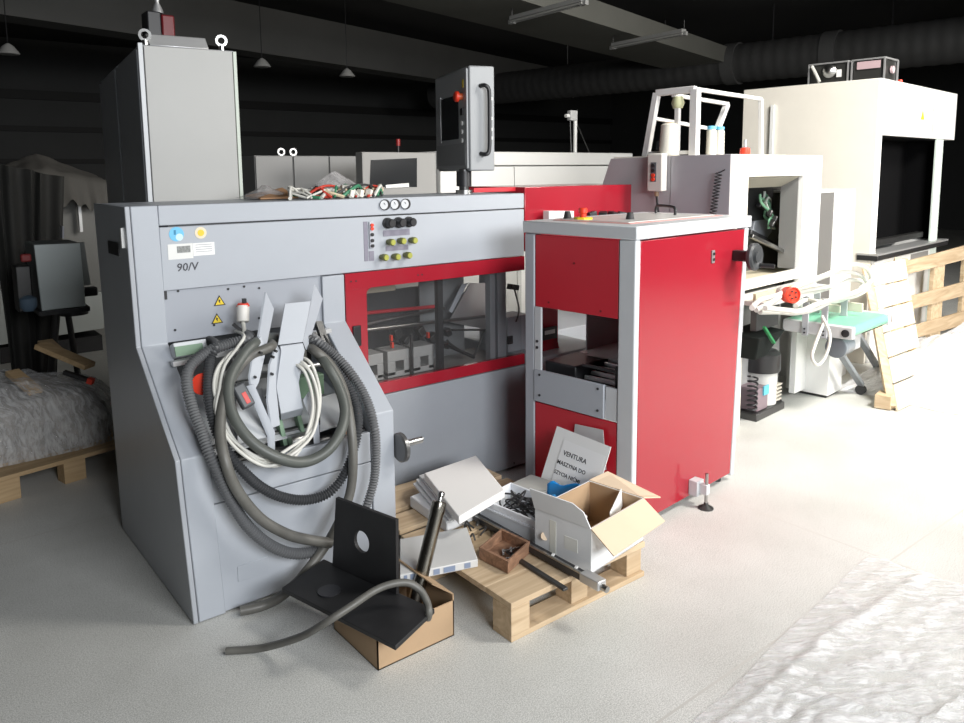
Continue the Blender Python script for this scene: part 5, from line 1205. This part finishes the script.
def tarp(a_,b_):
    x=at(-20,190,Y=by).x+(at(108,190,Y=by).x-at(-20,190,Y=by).x)*a_; y=by-.12+1.2*b_
    hh=max(0,1-abs(x-pk.x)/.75)**1.15*max(.0,1-abs(b_-.45)*1.6)
    z=zb+.05+(pk.z-zb-.05)*hh+.02*noise.noise(Vector((a_*9,b_*7,1)))
    if b_<.12: z-= (0.12-b_)/.12*(.22+.10*noise.noise(Vector((a_*14,0,2))))
    return Vector((x,y,z))
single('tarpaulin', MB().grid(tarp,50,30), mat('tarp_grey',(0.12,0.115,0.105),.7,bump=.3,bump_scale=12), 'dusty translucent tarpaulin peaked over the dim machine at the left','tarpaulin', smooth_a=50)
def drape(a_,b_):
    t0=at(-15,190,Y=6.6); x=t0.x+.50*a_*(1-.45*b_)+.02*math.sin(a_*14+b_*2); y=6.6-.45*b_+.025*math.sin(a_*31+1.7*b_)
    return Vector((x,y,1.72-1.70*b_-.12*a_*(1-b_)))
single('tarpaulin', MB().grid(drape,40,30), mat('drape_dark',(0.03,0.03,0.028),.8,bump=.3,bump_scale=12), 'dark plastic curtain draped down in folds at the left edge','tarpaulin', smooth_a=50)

# ================================================================== BACKGROUND MACHINES BEHIND
Yp=6.95
xs_=[2.87,3.253,3.636,4.02]
labs=('grey low cabinet in the dark background, beside the tall electrical cabinet','grey low cabinet in the dark background, middle of three','grey low cabinet in the dark background, touching the long white machine')
for k in range(3):
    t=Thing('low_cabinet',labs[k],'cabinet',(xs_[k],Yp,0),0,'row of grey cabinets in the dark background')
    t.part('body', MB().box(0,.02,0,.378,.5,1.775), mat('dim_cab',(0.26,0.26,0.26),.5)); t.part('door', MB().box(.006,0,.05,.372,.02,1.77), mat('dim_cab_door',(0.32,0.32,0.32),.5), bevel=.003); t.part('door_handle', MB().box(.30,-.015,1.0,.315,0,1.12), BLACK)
for k,px in enumerate((281,293)):
    c=at(px,153,Y=Yp+.1)
    single('steel_ring', MB().ring((c.x,c.y,1.775+.038),(.1,1,0),.038,.022,.02), ALU, ('steel ring standing on the dim low cabinets, left one','steel ring standing on the dim low cabinets, right one')[k],'ring')
# long white machine
LW=Thing('long_white_machine','long white casing machine with a dark window, behind the operator panel','machine',(3.45,6.0,0))
y0=6.0
tl=at(362,153,Y=y0); tm=at(437,150,Y=y0); trr=at(600,150,Y=y0)
ztop=1.80
LW.part('left_casing', MB(True).box(tl.x,y0,0,tm.x-.01,y0+.12,ztop-.012), mat('white_shaded',(0.36,0.355,0.345),.5), bevel=.006)  # shade on the left casing put into its paint, a darkened white
wf=LW.part('window_panel', MB(True).poly([at(370,187,Y=y0-.006),at(417,187,Y=y0-.006),at(417,158,Y=y0-.006),at(371,160,Y=y0-.006)],(0,.008,0)), SCREEN)
LW.part('window_bar', MB(True).poly([at(386,185,Y=y0-.014),at(409,183,Y=y0-.014),at(409,187,Y=y0-.014),at(386,188,Y=y0-.014)],(0,.008,0)), ALU, parent=wf)
LW.part('hood', MB(True).box(tm.x,y0-.05,1.665,7.0,y0+.9,ztop), WHITE, bevel=.01)
LW.part('front_panel', MB(True).hexa([(tm.x,y0-.03,0),(5.25,y0-.03,0),(5.25,y0+.8,0),(tm.x,y0+.8,0)],[(tm.x,y0-.05,1.655),(5.18,y0-.05,1.655),(5.18,y0+.8,1.655),(tm.x,y0+.8,1.655)]), WHITE, bevel=.004)
LW.part('front_panel', MB(True).hexa([(5.26,y0-.03,0),(7.0,y0-.03,0),(7.0,y0+.8,0),(5.26,y0+.8,0)],[(5.19,y0-.05,1.655),(7.0,y0-.05,1.655),(7.0,y0+.8,1.655),(5.19,y0+.8,1.655)]), WHITE, bevel=.004)
c=at(575,148,Y=y0+.2)
an=Thing('signal_post','thin white signal post with a small head, standing on the long white machine','signal post',(c.x,y0+.2,ztop))
hz_=at(575,118,Y=y0+.2).z-ztop
an.part('pole', MB().cyl((0,0,0),(0,0,hz_),.022), WHITE); an.part('head', MB().box(-.10,-.03,hz_-.03,.01,.03,hz_+.08), mat('head_grey',(0.5,0.5,0.5),.4), bevel=.008); an.part('lens', MB().cyl((-.10,0,hz_+.02),(-.15,0,hz_+.02),.02), WHITE)
an.part('stay_wire', MB().cyl((0.02,0,hz_-.05),(.24,0,0),.006,seg=6), DSTEEL); an.part('stay_wire', MB().cyl((-.08,0,hz_-.03),(-.06,0,0),.006,seg=6), DSTEEL)
c=at(398,143,Y=y0+.06)
rl_=Thing('signal_lamp','tiny red signal lamp on top of the long white machine, near the dark window','lamp',(c.x,y0+.06,ztop-.012))
rl_.part('stem', MB().cyl((0,0,0),(0,0,.06),.012), BLACK); rl_.part('lens', MB().cyl((0,0,.06),(0,0,.12),.02), mat('lamp_red',(0.30,0.02,0.02),.4))

# ================================================================== LIGHT
def area(name, loc, target, sx_, sy_, power, col=(1,1,1), spread=math.pi):
    l=bpy.data.lights.new(name,'AREA'); l.shape='RECTANGLE'; l.size=sx_; l.size_y=sy_; l.energy=power; l.color=col; l.spread=spread
    o=bpy.data.objects.new(name,l); COL.objects.link(o); o.location=loc
    o.rotation_euler=(Vector(target)-Vector(loc)).to_track_quat('-Z','Y').to_euler(); return o
area('skylight_daylight',(4.4,-.4,4.35),(5.7,2.8,.7),1.3,1.0,215,(1,.965,.90),spread=R(115))
area('camera_side_fill',(1.3,-2.9,2.6),(1.9,3.0,.7),3.2,1.5,340,(.95,.975,1.0))  # added fill lamp behind the camera, brightens the front faces
area('side_window_daylight',(8.0,-3.2,3.3),(6.2,3.4,1.5),3.0,1.8,215,(1,.97,.92),spread=R(120))
w=bpy.data.worlds.new('world'); bpy.context.scene.world=w; w.use_nodes=True
w.node_tree.nodes['Background'].inputs[0].default_value=(.5,.55,.6,1); w.node_tree.nodes['Background'].inputs[1].default_value=.02

# ================================================================== CAMERA
cd=bpy.data.cameras.new('camera'); cam=bpy.data.objects.new('camera',cd); COL.objects.link(cam)
cd.sensor_fit='HORIZONTAL'; cd.sensor_width=36; cd.lens=36*FOC/964
cd.shift_x=(482-PCX)/964; cd.shift_y=(PCY-361.5)/964
cd.clip_start=.05; cd.clip_end=100
Rw=CM.transposed()   # columns: right, down, forward
cam.matrix_world=Matrix(((Rw[0][0],-Rw[0][1],-Rw[0][2],0),(Rw[1][0],-Rw[1][1],-Rw[1][2],0),(Rw[2][0],-Rw[2][1],-Rw[2][2],CH),(0,0,0,1)))
sc_=bpy.context.scene; sc_.camera=cam
sc_.view_settings.view_transform='Standard'; sc_.view_settings.look='None'; sc_.view_settings.gamma=1; sc_.view_settings.exposure=0.0
sc_.view_settings.use_curve_mapping=False
